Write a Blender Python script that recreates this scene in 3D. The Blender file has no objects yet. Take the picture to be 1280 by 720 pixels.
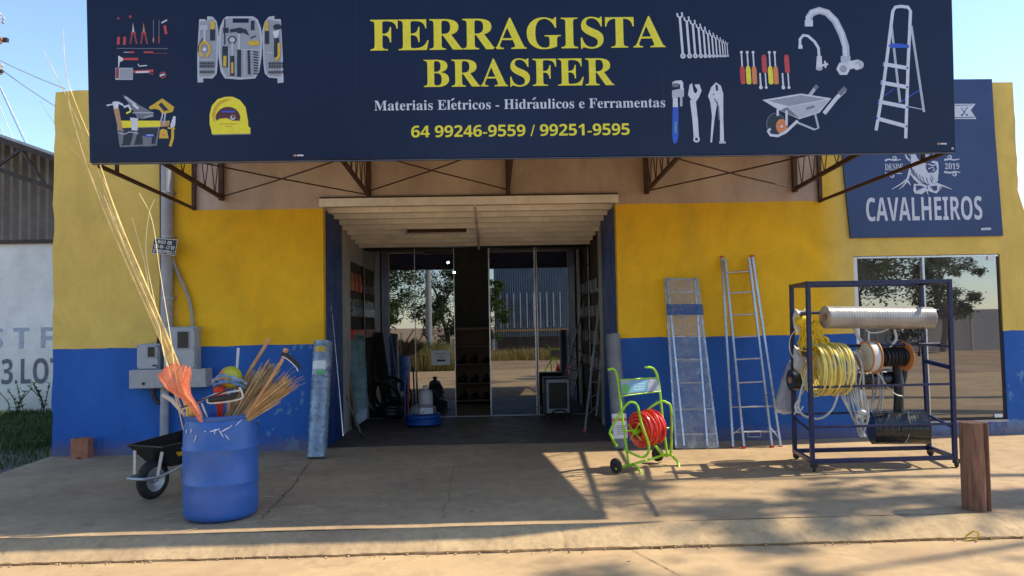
import bpy, bmesh, math, random
from mathutils import Vector, Matrix, Euler
from math import sin, cos, pi, radians

random.seed(7)
SC = bpy.context.scene
COL = SC.collection

# ------------------------------------------------------------------ camera
cam_d = bpy.data.cameras.new('camera')
cam = bpy.data.objects.new('camera', cam_d)
COL.objects.link(cam)
cam_d.sensor_width = 36.0
cam_d.lens = 27.0
cam_d.clip_end = 3000
yaw, pitch, roll = radians(1.6), radians(2.7), radians(1.1)
fw = Vector((sin(yaw) * cos(pitch), cos(yaw) * cos(pitch), sin(pitch)))
rt = Vector((cos(yaw), -sin(yaw), 0))
up = rt.cross(fw)
r2 = rt * cos(roll) - up * sin(roll)
u2 = up * cos(roll) + rt * sin(roll)
cam.matrix_world = Matrix(((r2.x, u2.x, -fw.x, 0), (r2.y, u2.y, -fw.y, 0), (r2.z, u2.z, -fw.z, 1.6), (0, 0, 0, 1)))
SC.camera = cam

# ------------------------------------------------------------------ sky, sun, exposure
SUN = Vector((0.90, 0.105, 1.0)).normalized()
elev = math.asin(SUN.z)
azim = math.atan2(SUN.x, SUN.y)
world = bpy.data.worlds.new('World')
SC.world = world
world.use_nodes = True
wn = world.node_tree
bg = wn.nodes['Background']
sky = wn.nodes.new('ShaderNodeTexSky')
sky.sky_type = 'NISHITA'
sky.sun_disc = False
sky.sun_elevation = elev
sky.sun_rotation = azim
sky.altitude = 500
sky.air_density = 1.0
sky.dust_density = 0.3
sky.ozone_density = 2.2
wn.links.new(sky.outputs[0], bg.inputs[0])
bg.inputs[1].default_value = 0.15
sun_d = bpy.data.lights.new('sun', 'SUN')
sun_d.energy = 3.4
sun_d.angle = radians(0.5)
sun_d.color = (1.0, 0.90, 0.68)
sun = bpy.data.objects.new('sun', sun_d)
COL.objects.link(sun)
sun.rotation_euler = SUN.to_track_quat('Z', 'Y').to_euler()
SC.view_settings.view_transform = 'Standard'
SC.view_settings.look = 'None'
SC.view_settings.gamma = 1
SC.view_settings.exposure = 0.95
SC.render.film_transparent = False
SC.cycles.max_bounces = 7
SC.cycles.diffuse_bounces = 4
SC.cycles.transparent_max_bounces = 12

# ------------------------------------------------------------------ node helper
class NT:
    def __init__(s, name):
        s.m = bpy.data.materials.new(name)
        s.m.use_nodes = True
        s.t = s.m.node_tree
        s.b = s.t.nodes['Principled BSDF']
        s.out = s.t.nodes['Material Output']
    def n(s, typ, **k):
        nd = s.t.nodes.new(typ)
        for a, v in k.items():
            setattr(nd, a, v)
        return nd
    def l(s, a, b):
        s.t.links.new(a, b)
    def put(s, sock, v):
        if hasattr(v, 'is_output'):
            s.l(v, sock)
        elif isinstance(v, (tuple, list)):
            sock.default_value = tuple(v) + ((1,) if len(v) == 3 and len(sock.default_value) == 4 else ())
        else:
            sock.default_value = v
    def math(s, op, a, b=0.0, c=None, clamp=False):
        nd = s.n('ShaderNodeMath', operation=op, use_clamp=clamp)
        s.put(nd.inputs[0], a); s.put(nd.inputs[1], b)
        if c is not None: s.put(nd.inputs[2], c)
        return nd.outputs[0]
    def pos(s, obj=False, scale=(1, 1, 1)):
        if obj:
            o = s.n('ShaderNodeTexCoord').outputs['Object']
        else:
            o = s.n('ShaderNodeNewGeometry').outputs['Position']
        if scale != (1, 1, 1):
            mp = s.n('ShaderNodeMapping')
            mp.inputs['Scale'].default_value = scale
            s.l(o, mp.inputs[0]); o = mp.outputs[0]
        return o
    def noise(s, scale=5, detail=4, rough=.6, vec=None, dist=0):
        nd = s.n('ShaderNodeTexNoise')
        nd.inputs['Scale'].default_value = scale
        nd.inputs['Detail'].default_value = detail
        nd.inputs['Roughness'].default_value = rough
        nd.inputs['Distortion'].default_value = dist
        if vec is not None: s.l(vec, nd.inputs['Vector'])
        return nd.outputs['Fac']
    def ramp(s, f, a, b, va=0.0, vb=1.0):
        nd = s.n('ShaderNodeMapRange', clamp=True)
        s.put(nd.inputs[0], f)
        for i, v in enumerate((a, b, va, vb)): s.put(nd.inputs[i + 1], v)
        return nd.outputs[0]
    def mix(s, f, a, b, mode='MIX'):
        nd = s.n('ShaderNodeMix', data_type='RGBA', blend_type=mode)
        s.put(nd.inputs['Factor'], f)
        s.put(nd.inputs['A'], a); s.put(nd.inputs['B'], b)
        return nd.outputs['Result']
    def bump(s, h, strength=.3, dist=.01):
        nd = s.n('ShaderNodeBump')
        nd.inputs['Strength'].default_value = strength
        nd.inputs['Distance'].default_value = dist
        s.l(h, nd.inputs['Height'])
        s.l(nd.outputs[0], s.b.inputs['Normal'])
    def set(s, col=None, rough=None, metal=None, spec=None, **k):
        if col is not None: s.put(s.b.inputs['Base Color'], col)
        if rough is not None: s.put(s.b.inputs['Roughness'], rough)
        if metal is not None: s.put(s.b.inputs['Metallic'], metal)
        if spec is not None: s.put(s.b.inputs['Specular IOR Level'], spec)
        for a, v in k.items(): s.put(s.b.inputs[a.replace('_', ' ')], v)
        return s.m

def mat(name, col, rough=.6, metal=0.0, var=.22, scale=7, bump=0.0, bscale=60, spec=.5, obj=False, dirt=0.0, dirtcol=(.20, .15, .10), stretch=(1, 1, 1), **k):
    t = NT(name)
    p = t.pos(obj, stretch)
    n1 = t.noise(scale, 5, .6, p)
    f = t.ramp(n1, .3, .7, 1 - var, 1 + var * .6)
    g = t.n('ShaderNodeCombineColor')
    for i in range(3): t.l(f, g.inputs[i])
    c = t.mix(1.0, tuple(col), g.outputs[0], 'MULTIPLY')
    if dirt:
        n2 = t.noise(scale * 2.7 + 3, 6, .7, p)
        c = t.mix(t.ramp(n2, .45, .75, 0, dirt), c, dirtcol)
    r = t.ramp(t.noise(scale * 1.7, 3, .5, p), .3, .7, max(0.02, rough - .1), min(1, rough + .1))
    if bump:
        t.bump(t.noise(bscale, 4, .6, p), bump, .01)
    return t.set(c, r, metal, spec, **k)

def emis(name, col, strength):
    t = NT(name)
    return t.set((0, 0, 0), .5, 0, 0, Emission_Color=col, Emission_Strength=strength)

# ------------------------------------------------------------------ mesh builder
def V(*a): return Vector(a)

class MB:
    def __init__(s):
        s.v = []; s.f = []; s.mi = []; s.m = 0
    def add(s, vs, fs):
        o = len(s.v)
        s.v += [tuple(p) for p in vs]
        for f in fs:
            s.f.append(tuple(i + o for i in f)); s.mi.append(s.m)
        return s
    def hexa(s, p):
        return s.add(p, [(0, 3, 2, 1), (4, 5, 6, 7), (0, 1, 5, 4), (1, 2, 6, 5), (2, 3, 7, 6), (3, 0, 4, 7)])
    def box(s, x0, x1, y0, y1, z0, z1):
        return s.hexa([(x0, y0, z0), (x1, y0, z0), (x1, y1, z0), (x0, y1, z0), (x0, y0, z1), (x1, y0, z1), (x1, y1, z1), (x0, y1, z1)])
    def obox(s, c, size, rot=(0, 0, 0)):
        R = Euler(rot).to_matrix(); c = Vector(c); a, b, d = [q / 2 for q in size]
        return s.hexa([c + R @ Vector(p) for p in ((-a, -b, -d), (a, -b, -d), (a, b, -d), (-a, b, -d), (-a, -b, d), (a, -b, d), (a, b, d), (-a, b, d))])
    def bar(s, p, q, w, h=None, upv=(0, 0, 1)):
        """rectangular bar between two points"""
        h = h or w
        p = Vector(p); q = Vector(q); d = (q - p).normalized()
        u = Vector(upv)
        if abs(d.dot(u)) > .95: u = Vector((0, 1, 0))
        a = d.cross(u).normalized() * w / 2; b = a.cross(d).normalized() * h / 2
        return s.hexa([p - a - b, p + a - b, p + a + b, p - a + b, q - a - b, q + a - b, q + a + b, q - a + b])
    def tube(s, pts, r, n=8, closed=False, caps=True):
        pts = [Vector(p) for p in pts]; N = len(pts)
        rs = r if isinstance(r, (list, tuple)) else [r] * N
        vs = []; fs = []
        t0 = (pts[1] - pts[0]).normalized()
        u = t0.orthogonal().normalized()
        for i in range(N):
            if closed: t = pts[(i + 1) % N] - pts[i - 1]
            else: t = pts[min(i + 1, N - 1)] - pts[max(i - 1, 0)]
            t = t.normalized() if t.length > 1e-9 else t0
            u = (u - t * u.dot(t))
            u = u.normalized() if u.length > 1e-6 else t.orthogonal().normalized()
            w = t.cross(u)
            for k in range(n):
                a = 2 * pi * k / n
                vs.append(pts[i] + (u * cos(a) + w * sin(a)) * rs[i])
        R = N if closed else N - 1
        for i in range(R):
            j = (i + 1) % N
            for k in range(n):
                fs.append((i * n + k, i * n + (k + 1) % n, j * n + (k + 1) % n, j * n + k))
        if caps and not closed:
            fs.append(tuple(range(n))[::-1]); fs.append(tuple((N - 1) * n + k for k in range(n)))
        return s.add(vs, fs)
    def lathe(s, prof, c=(0, 0, 0), axis=(0, 0, 1), n=24, caps=True, jit=0.0):
        """prof: list of (radius, height along axis)"""
        ax = Vector(axis).normalized(); c = Vector(c)
        u = ax.orthogonal().normalized(); w = ax.cross(u)
        vs = []; fs = []
        for (r, h) in prof:
            for k in range(n):
                a = 2 * pi * k / n; rr = r * (1 + random.uniform(-jit, jit))
                vs.append(c + ax * h + (u * cos(a) + w * sin(a)) * rr)
        for i in range(len(prof) - 1):
            for k in range(n):
                fs.append((i * n + k, i * n + (k + 1) % n, (i + 1) * n + (k + 1) % n, (i + 1) * n + k))
        if caps:
            if prof[0][0] > 1e-5: fs.append(tuple(range(n))[::-1])
            if prof[-1][0] > 1e-5: fs.append(tuple((len(prof) - 1) * n + k for k in range(n)))
        return s.add(vs, fs)
    def prism(s, pts, y0, y1):
        """outline in XZ pushed from y0 to y1"""
        n = len(pts)
        vs = [(x, y0, z) for x, z in pts] + [(x, y1, z) for x, z in pts]
        return s.add(vs, [tuple(range(n)), tuple(range(2 * n - 1, n - 1, -1))] + [(i, (i + 1) % n, n + (i + 1) % n, n + i) for i in range(n)])
    def poly(s, pts):
        return s.add(pts, [tuple(range(len(pts)))])
    def build(s, name, mats, parent=None, smooth=False, bevel=0, angle=None):
        me = bpy.data.meshes.new(name)
        me.from_pydata([tuple(p) for p in s.v], [], s.f)
        if not isinstance(mats, (list, tuple)): mats = [mats]
        for m in mats: me.materials.append(m)
        if len(mats) > 1: me.polygons.foreach_set('material_index', s.mi)
        me.update()
        bm = bmesh.new(); bm.from_mesh(me)
        if smooth is not None: bmesh.ops.recalc_face_normals(bm, faces=bm.faces)
        if smooth:
            lim = radians(angle or 50)
            for f in bm.faces: f.smooth = True
            for e in bm.edges:
                if len(e.link_faces) == 2 and e.calc_face_angle(0) > lim: e.smooth = False
        bm.to_mesh(me); bm.free()
        o = bpy.data.objects.new(name, me)
        COL.objects.link(o)
        if parent is not None:
            o.parent = parent
            # parts are written in world coordinates; keep them where they are
            o.matrix_parent_inverse = parent.matrix_basis.inverted()
        if bevel:
            b = o.modifiers.new('bevel', 'BEVEL'); b.width = bevel; b.segments = 2; b.limit_method = 'ANGLE'
        return o

def thing(name, label, cat, loc=(0, 0, 0), group=None, rz=0):
    o = bpy.data.objects.new(name, None)
    COL.objects.link(o)
    o.empty_display_size = .1
    o.location = loc; o.rotation_euler = (0, 0, rz)
    return tag(o, label, cat, group)

def tag(o, label, cat, group=None, kind=None):
    if label: o['label'] = label
    if cat: o['category'] = cat
    if group: o['group'] = group
    if kind: o['kind'] = kind
    return o

def struct(o):
    o['kind'] = 'structure'; return o

def copy_tree(o, parent=None):
    c = o.copy(); COL.objects.link(c)
    if parent is not None: c.parent = parent
    for ch in [q for q in bpy.data.objects if q.parent == o]: copy_tree(ch, c)
    return c

def smoothpts(pts, k=6):
    """Catmull-Rom through the points"""
    P = [Vector(p) for p in pts]; P = [P[0] * 2 - P[1]] + P + [P[-1] * 2 - P[-2]]
    out = []
    for i in range(1, len(P) - 2):
        for j in range(k):
            t = j / k
            out.append(.5 * ((2 * P[i]) + (-P[i - 1] + P[i + 1]) * t + (2 * P[i - 1] - 5 * P[i] + 4 * P[i + 1] - P[i + 2]) * t * t + (-P[i - 1] + 3 * P[i] - 3 * P[i + 1] + P[i + 2]) * t ** 3))
    out.append(P[-2]); return out

def coil(b, c, axis, R, r, length, turns, n=7, seg=20, jit=.05, sag=0.0):
    """a hose wound round an axis, slightly uneven"""
    ax = Vector(axis).normalized(); c = Vector(c)
    u = ax.orthogonal().normalized(); w = ax.cross(u); pts = []
    zz = Vector((0, 0, -1))
    for i in range(int(turns * seg) + 1):
        t = i / seg; a = 2 * pi * t
        rr = R * (1 + jit * sin(t * 2.3) + jit * .6 * sin(t * 5.1 + a))
        p = c + ax * (length * (t / turns - .5) + length * .06 * sin(t * 3.7)) + (u * cos(a) + w * sin(a)) * rr
        if sag: p = p + zz * sag * max(0, (u * cos(a) + w * sin(a)).dot(zz))
        pts.append(p)
    b.tube(pts, r, n)

# text: outlines of the built-in typeface turned into flat meshes
def glyphs(s, style):
    up_, dg = {'serif': (0x1D400, 0x1D7CE), 'sans': (0x1D5D4, 0x1D7EC)}[style]
    o = ''
    for ch in s:
        if 'A' <= ch <= 'Z': o += chr(up_ + ord(ch) - 65)
        elif 'a' <= ch <= 'z': o += chr(up_ + 26 + ord(ch) - 97)
        elif ch.isdigit(): o += chr(dg + int(ch))
        else: o += ch
    return o

def text(body, style, x0, x1, z0, z1, y, m, parent, name='lettering', offset=0.0, tilt=0.0, shear=0.0, spacing=1.0, ref='H'):
    """flat lettering fitted between x0..x1, baseline z0 and cap height z1, facing -y"""
    def mk(bd):
        c = bpy.data.curves.new('lettering', 'FONT')
        c.body = glyphs(bd, style) if style != 'plain' else bd
        c.size = 1; c.offset = offset; c.space_character = spacing; c.resolution_u = 4
        o = bpy.data.objects.new('lettering', c); COL.objects.link(o)
        dg = bpy.context.evaluated_depsgraph_get()
        me = bpy.data.meshes.new_from_object(o.evaluated_get(dg))
        bpy.data.objects.remove(o); return me
    me = mk(body)
    hz = [v.co.y for v in mk(ref).vertices]; cap = max(hz)
    xs = [v.co.x for v in me.vertices]; a, b_ = min(xs), max(xs)
    for v in me.vertices:
        u = (v.co.x - a) / (b_ - a); w = v.co.y / cap
        v.co = (x0 + (x1 - x0) * u + shear * w * (z1 - z0), y, z0 + (z1 - z0) * w + tilt * u * (x1 - x0))
    me.materials.clear(); me.materials.append(m)
    o = bpy.data.objects.new(name, me); COL.objects.link(o)
    if parent is not None:
        o.parent = parent; o.matrix_parent_inverse = parent.matrix_basis.inverted()
    return o

class Print:
    """flat printed picture on a board: pieces of ink a fraction of a millimetre over each other"""
    def __init__(s, y):
        s.b = MB(); s.y = y; s.mats = []; s.k = 0
    def _m(s, m):
        if m not in s.mats: s.mats.append(m)
        s.b.m = s.mats.index(m); s.k += 1
        return s.y - s.k * .00012
    def p(s, m, pts):
        y = s._m(m); s.b.poly([(x, y, z) for x, z in pts]); return s
    def ln(s, m, pts, w, w2=None):
        """ribbon"""
        y = s._m(m); P = [Vector((x, z)) for x, z in pts]; n = len(P); L = []; R = []
        for i in range(n):
            t = (P[min(i + 1, n - 1)] - P[max(i - 1, 0)]).normalized(); q = Vector((-t.y, t.x))
            ww = (w + ((w2 if w2 is not None else w) - w) * i / (n - 1)) / 2
            L.append(P[i] + q * ww); R.append(P[i] - q * ww)
        for i in range(n - 1):
            s.b.poly([(a.x, y, a.y) for a in (L[i], L[i + 1], R[i + 1], R[i])])
        return s
    def disc(s, m, c, rx, rz=None, n=18, a0=0, a1=2 * pi):
        rz = rz or rx
        full = abs(a1 - a0 - 2 * pi) < 1e-6
        N = n if full else n + 1
        return s.p(m, [(c[0] + rx * cos(a0 + (a1 - a0) * i / n), c[1] + rz * sin(a0 + (a1 - a0) * i / n)) for i in range(N)])
    def done(s, name, parent, label=None):
        o = s.b.build(name, s.mats, parent, smooth=None)
        if label: o['label'] = label
        return o

# ------------------------------------------------------------------ materials
def wall_paint():
    t = NT('painted_plaster')
    P = t.pos()
    sx = t.n('ShaderNodeSeparateXYZ'); t.l(P, sx.inputs[0])
    x, y, z = sx.outputs
    w = t.noise(3.0, 3, .6, P)
    zz = t.math('ADD', z, t.math('MULTIPLY', t.math('SUBTRACT', w, .5), .035))
    xx = t.math('ADD', x, t.math('MULTIPLY', t.math('SUBTRACT', w, .5), .03))
    stain = t.noise(1.3, 6, .65, t.pos(scale=(1, 1, .35)))
    big = t.noise(.8, 3, .5, P)
    fine = t.noise(14, 5, .7, P)
    yel = t.mix(t.ramp(big, .3, .7), (.88, .49, .012), (.97, .57, .020))
    # worn, more chalky paint on the old corner blocks
    old = t.math('MAXIMUM', t.ramp(x, -3.9, -4.15), t.ramp(x, 4.25, 4.6))
    yel = t.mix(old, yel, (.80, .56, .13))
    yel = t.mix(t.ramp(stain, .52, .8, 0, .35), yel, (.36, .22, .05))
    blu = t.mix(t.ramp(stain, .3, .7), (.020, .105, .40), (.030, .140, .48))
    chipn = t.noise(5.0, 4, .62, t.pos(scale=(1.3, 1, .8)))
    low = t.ramp(z, 1.0, .1, 0, .06)
    loc = t.math('MULTIPLY', t.ramp(t.math('ABSOLUTE', t.math('ADD', x, 2.55)), .5, .25), .10)
    loc2 = t.math('MULTIPLY', t.ramp(x, 6.5, 6.7), .09)
    loc3 = t.math('MULTIPLY', t.math('MULTIPLY', t.ramp(z, .28, .22), t.ramp(x, 4.9, 5.4)), .16)
    chip = t.math('ADD', chipn, t.math('ADD', low, t.math('ADD', loc, t.math('ADD', loc2, loc3))))
    blu = t.mix(t.ramp(chip, .715, .735, 0, .75), blu, (.14, .30, .50))
    c = t.mix(t.math('GREATER_THAN', zz, 1.395), blu, yel)
    bei = t.mix(t.ramp(stain, .35, .75), (.64, .50, .39), (.42, .30, .22))
    inb = t.math('MULTIPLY', t.math('GREATER_THAN', zz, 3.12), t.math('MULTIPLY', t.math('GREATER_THAN', xx, -3.72), t.math('LESS_THAN', xx, 4.29)))
    c = t.mix(inb, c, bei)
    sp = t.math('SUBTRACT', z, t.math('MULTIPLY', t.noise(9, 6, .75, P), .42))
    c = t.mix(t.ramp(sp, .06, -.10, 0, .6), c, (.22, .155, .11))
    c = t.mix(t.ramp(fine, .55, .8, 0, .12), c, (.2, .16, .1))
    blot = t.noise(2.1, 7, .68, t.pos(scale=(1, 1, .8)), .8)
    c = t.mix(1.0, c, t.mix(t.ramp(blot, .3, .7), (.84, .84, .86), (1.08, 1.06, 1.05)), 'MULTIPLY')
    roll = t.noise(5, 3, .6, t.pos(scale=(7, 1, .35)))
    c = t.mix(t.ramp(roll, .5, .8, 0, .16), c, t.mix(1.0, c, (.72, .70, .68), 'MULTIPLY'))
    t.bump(t.math('ADD', t.math('MULTIPLY', fine, .5), t.noise(70, 3, .6, P)), .35, .006)
    return t.set(c, .75, 0, .3)

def concrete(name, a, b, stainc, gscale=1.0, crack=True, oil=.35):
    t = NT(name)
    P = t.pos()
    n1 = t.noise(.9 * gscale, 6, .62, P); n2 = t.noise(6 * gscale, 6, .7, P); n3 = t.noise(140, 3, .7, P)
    streak = t.noise(2.2, 5, .65, t.pos(scale=(.25, 1, 1)))
    c = t.mix(t.ramp(n1, .32, .68), a, b)
    c = t.mix(t.ramp(n2, .48, .74, 0, .5), c, stainc)
    c = t.mix(t.ramp(t.noise(1.7 * gscale, 7, .7, P, 1.5), .56, .60, 0, .22), c, tuple(min(1, q * 1.25) for q in a))
    c = t.mix(t.ramp(t.noise(3.1, 5, .6, P), .62, .68, 0, .35), c, stainc)
    c = t.mix(t.ramp(streak, .55, .8, 0, oil), c, stainc)
    c = t.mix(t.ramp(n3, .58, .75, 0, .3), c, tuple(q * .5 for q in stainc))
    c = t.mix(t.ramp(t.noise(.55, 4, .6, t.pos(scale=(1, 1.6, 1)), 1.2), .52, .66, 0, .35), c, (.30, .19, .13))
    if crack:
        vo = t.n('ShaderNodeTexVoronoi', feature='DISTANCE_TO_EDGE'); vo.inputs['Scale'].default_value = .33
        ds = t.n('ShaderNodeVectorMath', operation='ADD'); t.l(P, ds.inputs[0])
        nz = t.n('ShaderNodeTexNoise'); nz.inputs['Scale'].default_value = 2.5; nz.inputs['Detail'].default_value = 6; t.l(P, nz.inputs[0])
        sc = t.n('ShaderNodeVectorMath', operation='SCALE'); t.l(nz.outputs['Color'], sc.inputs[0]); sc.inputs['Scale'].default_value = .45
        t.l(sc.outputs[0], ds.inputs[1]); t.l(ds.outputs[0], vo.inputs['Vector'])
        ck = t.ramp(vo.outputs['Distance'], .0022, .0055, .75, 0)
        c = t.mix(ck, c, (.05, .04, .03))
    h = t.math('ADD', t.math('MULTIPLY', n2, 2.2), t.math('MULTIPLY', n3, .5))
    t.bump(h, .4, .012)
    return t.set(c, .85, 0, .25)

M = {}
M['wall'] = wall_paint()
M['walk'] = concrete('worn_concrete', (.50, .35, .205), (.38, .265, .155), (.22, .145, .095), crack=False)
M['curb'] = concrete('curb_concrete', (.58, .41, .23), (.44, .30, .165), (.22, .145, .085), 2, False)
M['road'] = concrete('dusty_road', (.58, .40, .225), (.46, .31, .17), (.28, .19, .11), .6, False, .5)
M['dirt'] = mat('dry_sandy_soil', (.40, .26, .15), .95, scale=.6, var=.35, bump=.5, bscale=9, dirt=.4, dirtcol=(.22, .15, .09))
M['soil'] = mat('grey_soil', (.13, .11, .085), .95, scale=3, var=.4, bump=.6, bscale=14)
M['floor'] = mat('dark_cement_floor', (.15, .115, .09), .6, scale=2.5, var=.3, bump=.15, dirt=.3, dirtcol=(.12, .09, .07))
M['jamb'] = mat('navy_jamb_paint', (.012, .045, .20), .5, scale=3, var=.2, bump=.1)
M['whitewall'] = mat('old_whitewash', (.88, .83, .75), .85, scale=.9, var=.16, bump=.3, bscale=25, dirt=.3, dirtcol=(.40, .38, .36))
M['palepanel'] = mat('pale_sheet_panel', (.52, .47, .42), .5, scale=2, var=.15)
M['ceil'] = mat('cream_metal_slat', (.95, .86, .72), .42, scale=2.5, var=.18, dirt=.25, dirtcol=(.50, .38, .26))
M['rust'] = mat('rusty_steel', (.085, .045, .028), .75, metal=.3, scale=14, var=.4, bump=.3, dirt=.5, dirtcol=(.16, .07, .035))
M['dsteel'] = mat('dark_painted_steel', (.045, .035, .03), .55, metal=.4, scale=10, var=.3, dirt=.3, dirtcol=(.12, .06, .04))
M['roof'] = mat('galvanised_roof_sheet', (.35, .34, .33), .5, metal=.6, scale=3)
M['alu'] = mat('brushed_aluminium', (.62, .64, .68), .32, metal=.85, scale=12, var=.12)
M['galv'] = mat('galvanised_tube', (.42, .44, .46), .45, metal=.55, scale=9, var=.25, dirt=.2, dirtcol=(.25, .25, .25))
M['conduit'] = mat('grey_conduit_plastic', (.34, .35, .38), .5, scale=6, var=.2)
M['meter'] = mat('grey_meter_plastic', (.40, .42, .45), .45, scale=5, var=.12, dirt=.2, dirtcol=(.3, .28, .24))
M['concl'] = mat('pale_concrete_block', (.43, .42, .41), .8, scale=8, var=.15, bump=.3)
M['black'] = mat('black_plastic', (.012, .012, .014), .4, scale=8)
M['rubber'] = mat('black_rubber', (.02, .019, .018), .75, scale=12, var=.3, dirt=.35, dirtcol=(.09, .07, .055))
M['blacksheet'] = mat('glossy_black_film', (.012, .014, .018), .22, scale=6, bump=.9, bscale=9, spec=.7)
M['barrel'] = mat('blue_barrel_plastic', (.03, .12, .43), .42, scale=5, var=.15, bump=.08, bscale=30, dirt=.45, dirtcol=(.10, .14, .25))
M['rack'] = mat('navy_rack_paint', (.010, .017, .072), .35, scale=10, var=.25, dirt=.2, dirtcol=(.06, .05, .07))
M['navy'] = mat('navy_printed_vinyl', (.0045, .009, .036), .22, scale=.5, var=.10, spec=.3, bump=.25, bscale=1.6, dirt=.05, dirtcol=(.05, .055, .07))
M['navy2'] = mat('faded_navy_vinyl', (.021, .050, .155), .45, scale=1.2, var=.12)
M['signedge'] = mat('sign_edge_metal', (.10, .12, .16), .5, metal=.5)
def ink(n, c, r=.35): return mat('ink_' + n, c, r, var=.10, scale=20)
M['iy'] = ink('yellow', (.80, .70, .02)); M['iw'] = ink('white', (.62, .65, .72)); M['ig'] = ink('grey', (.30, .32, .37))
M['igl'] = ink('light_grey', (.45, .48, .55)); M['id'] = ink('dark', (.015, .018, .03)); M['ir'] = ink('red', (.55, .05, .045)); M['io'] = ink('orange', (.70, .22, .06))
M['iyd'] = ink('golden', (.62, .40, .02)); M['iwd'] = ink('wood', (.45, .25, .12)); M['ib'] = ink('blue', (.03, .09, .55)); M['idr'] = ink('dull_red', (.28, .04, .04)); M['ibr'] = ink('maroon', (.09, .02, .02)); M['igr'] = ink('green', (.1, .45, .1))
M['ishade'] = ink('mid_grey', (.16, .17, .20))
M['plate'] = mat('black_enamel', (.01, .01, .012), .35)
M['pwhite'] = mat('white_enamel', (.75, .76, .78), .4, var=.06)
M['oldblack'] = mat('faded_stencil_paint', (.19, .19, .21), .9, var=.5, scale=30)
M['oldblue'] = mat('faded_blue_paint', (.48, .50, .58), .9, var=.3, scale=20)
M['brick'] = mat('red_clay', (.42, .17, .09), .85, scale=12, var=.25, bump=.4)
M['cane'] = mat('golden_cane', (.88, .62, .20), .45, scale=9, var=.35, dirt=.3, dirtcol=(.30, .14, .05))
M['whip'] = mat('pale_cane', (.90, .74, .38), .5, scale=8, var=.2)
M['wood'] = mat('plain_wooden_handle', (.52, .29, .13), .6, scale=6, var=.3, stretch=(3, 3, .5))
M['straw'] = mat('dry_straw', (.50, .33, .16), .8, scale=10, var=.4)
M['straw2'] = mat('dark_straw', (.30, .18, .09), .8, scale=10, var=.4)
M['offwhite'] = mat('off_white_plastic', (.62, .61, .58), .45, var=.1)
M['redp'] = mat('red_plastic', (.62, .045, .03), .35, var=.15)
M['redhose'] = mat('red_hose', (.85, .065, .04), .30, var=.2, scale=15)
M['green'] = mat('lime_green_paint', (.36, .72, .02), .35, var=.12, scale=10)
M['bluep'] = mat('blue_plastic', (.01, .10, .42), .35, var=.15)
M['clearbag'] = None
M['bark'] = mat('weathered_wood_post', (.24, .115, .07), .9, dirt=.35, dirtcol=(.30, .21, .15), scale=8, var=.55, bump=1.0, bscale=25, stretch=(5, 5, .5))
M['trunk'] = mat('tree_bark', (.13, .09, .06), .9, scale=8, var=.4, bump=.8)
M['hosey'] = mat('pale_yellow_hose', (.88, .72, .20), .28, var=.2, scale=9, spec=.6)
M['hosec'] = mat('cloudy_clear_hose', (.55, .54, .50), .22, var=.25, scale=9, spec=.7)
M['orangesp'] = mat('orange_spool_card', (.62, .24, .07), .6, var=.25)
M['yellownet'] = mat('yellow_cord_net', (.90, .58, .01), .5, var=.2, scale=15)
M['filmroll'] = None
M['handle_grip'] = mat('dark_grip', (.02, .02, .025), .5)

def translucent(name, col, alpha, rough=.25, scale=8, bump=.6, trans=0.0):
    """thin cloudy plastic: partly see-through, crumpled"""
    t = NT(name)
    P = t.pos()
    n = t.noise(scale, 5, .65, P)
    t.bump(t.noise(scale * 2.4, 4, .6, P, dist=.6), bump, .03)
    a = t.ramp(n, .3, .7, max(0, alpha - .18), min(1, alpha + .18))
    return t.set(col, rough, 0, .7, Alpha=a)
M['wrap'] = translucent('cloudy_wrap', (.42, .48, .56), .40)
M['wrap2'] = translucent('milky_plastic_bag', (.66, .64, .64), .62)
M['wrap3'] = translucent('grey_plastic_bag', (.42, .40, .40), .6)
M['orangenet'] = translucent('orange_net_bag', (.95, .25, .10), .58, .5, 70, .3)
M['clearbag'] = translucent('clear_bag', (.50, .52, .55), .5)
M['tealwrap'] = mat('teal_wrapped_board', (.12, .22, .23), .3, scale=6, var=.4, bump=.8, bscale=8, dirt=.3, dirtcol=(.3, .33, .33))

def ribbed(name, col, col2, rough, metal, freq, axis='Z', strength=.6):
    t = NT(name)
    P = t.pos(True)
    wv = t.n('ShaderNodeTexWave', wave_type='BANDS', bands_direction=axis)
    wv.inputs['Scale'].default_value = freq; wv.inputs['Distortion'].default_value = 1.2; wv.inputs['Detail'].default_value = 3
    t.l(P, wv.inputs[0])
    n = t.noise(6, 4, .6, P)
    c = t.mix(t.ramp(wv.outputs['Fac'], .2, .8), col, col2)
    c = t.mix(t.ramp(n, .45, .75, 0, .5), c, tuple(q * .5 for q in col))
    t.bump(wv.outputs['Fac'], strength, .01)
    return t.set(c, rough, metal, .5)
M['filmroll'] = ribbed('silvery_film', (.34, .31, .28), (.44, .41, .37), .28, .2, 11, 'X', .12)
M['meshroll'] = ribbed('rolled_wire_mesh', (.22, .25, .30), (.36, .40, .46), .45, .5, 30, 'Z', .5)
M['meshroll2'] = mat('wrapped_wire_mesh', (.26, .33, .42), .3, metal=.3, scale=9, var=.4, bump=1.0, bscale=26, dirt=.25, dirtcol=(.12, .17, .24))

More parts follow.
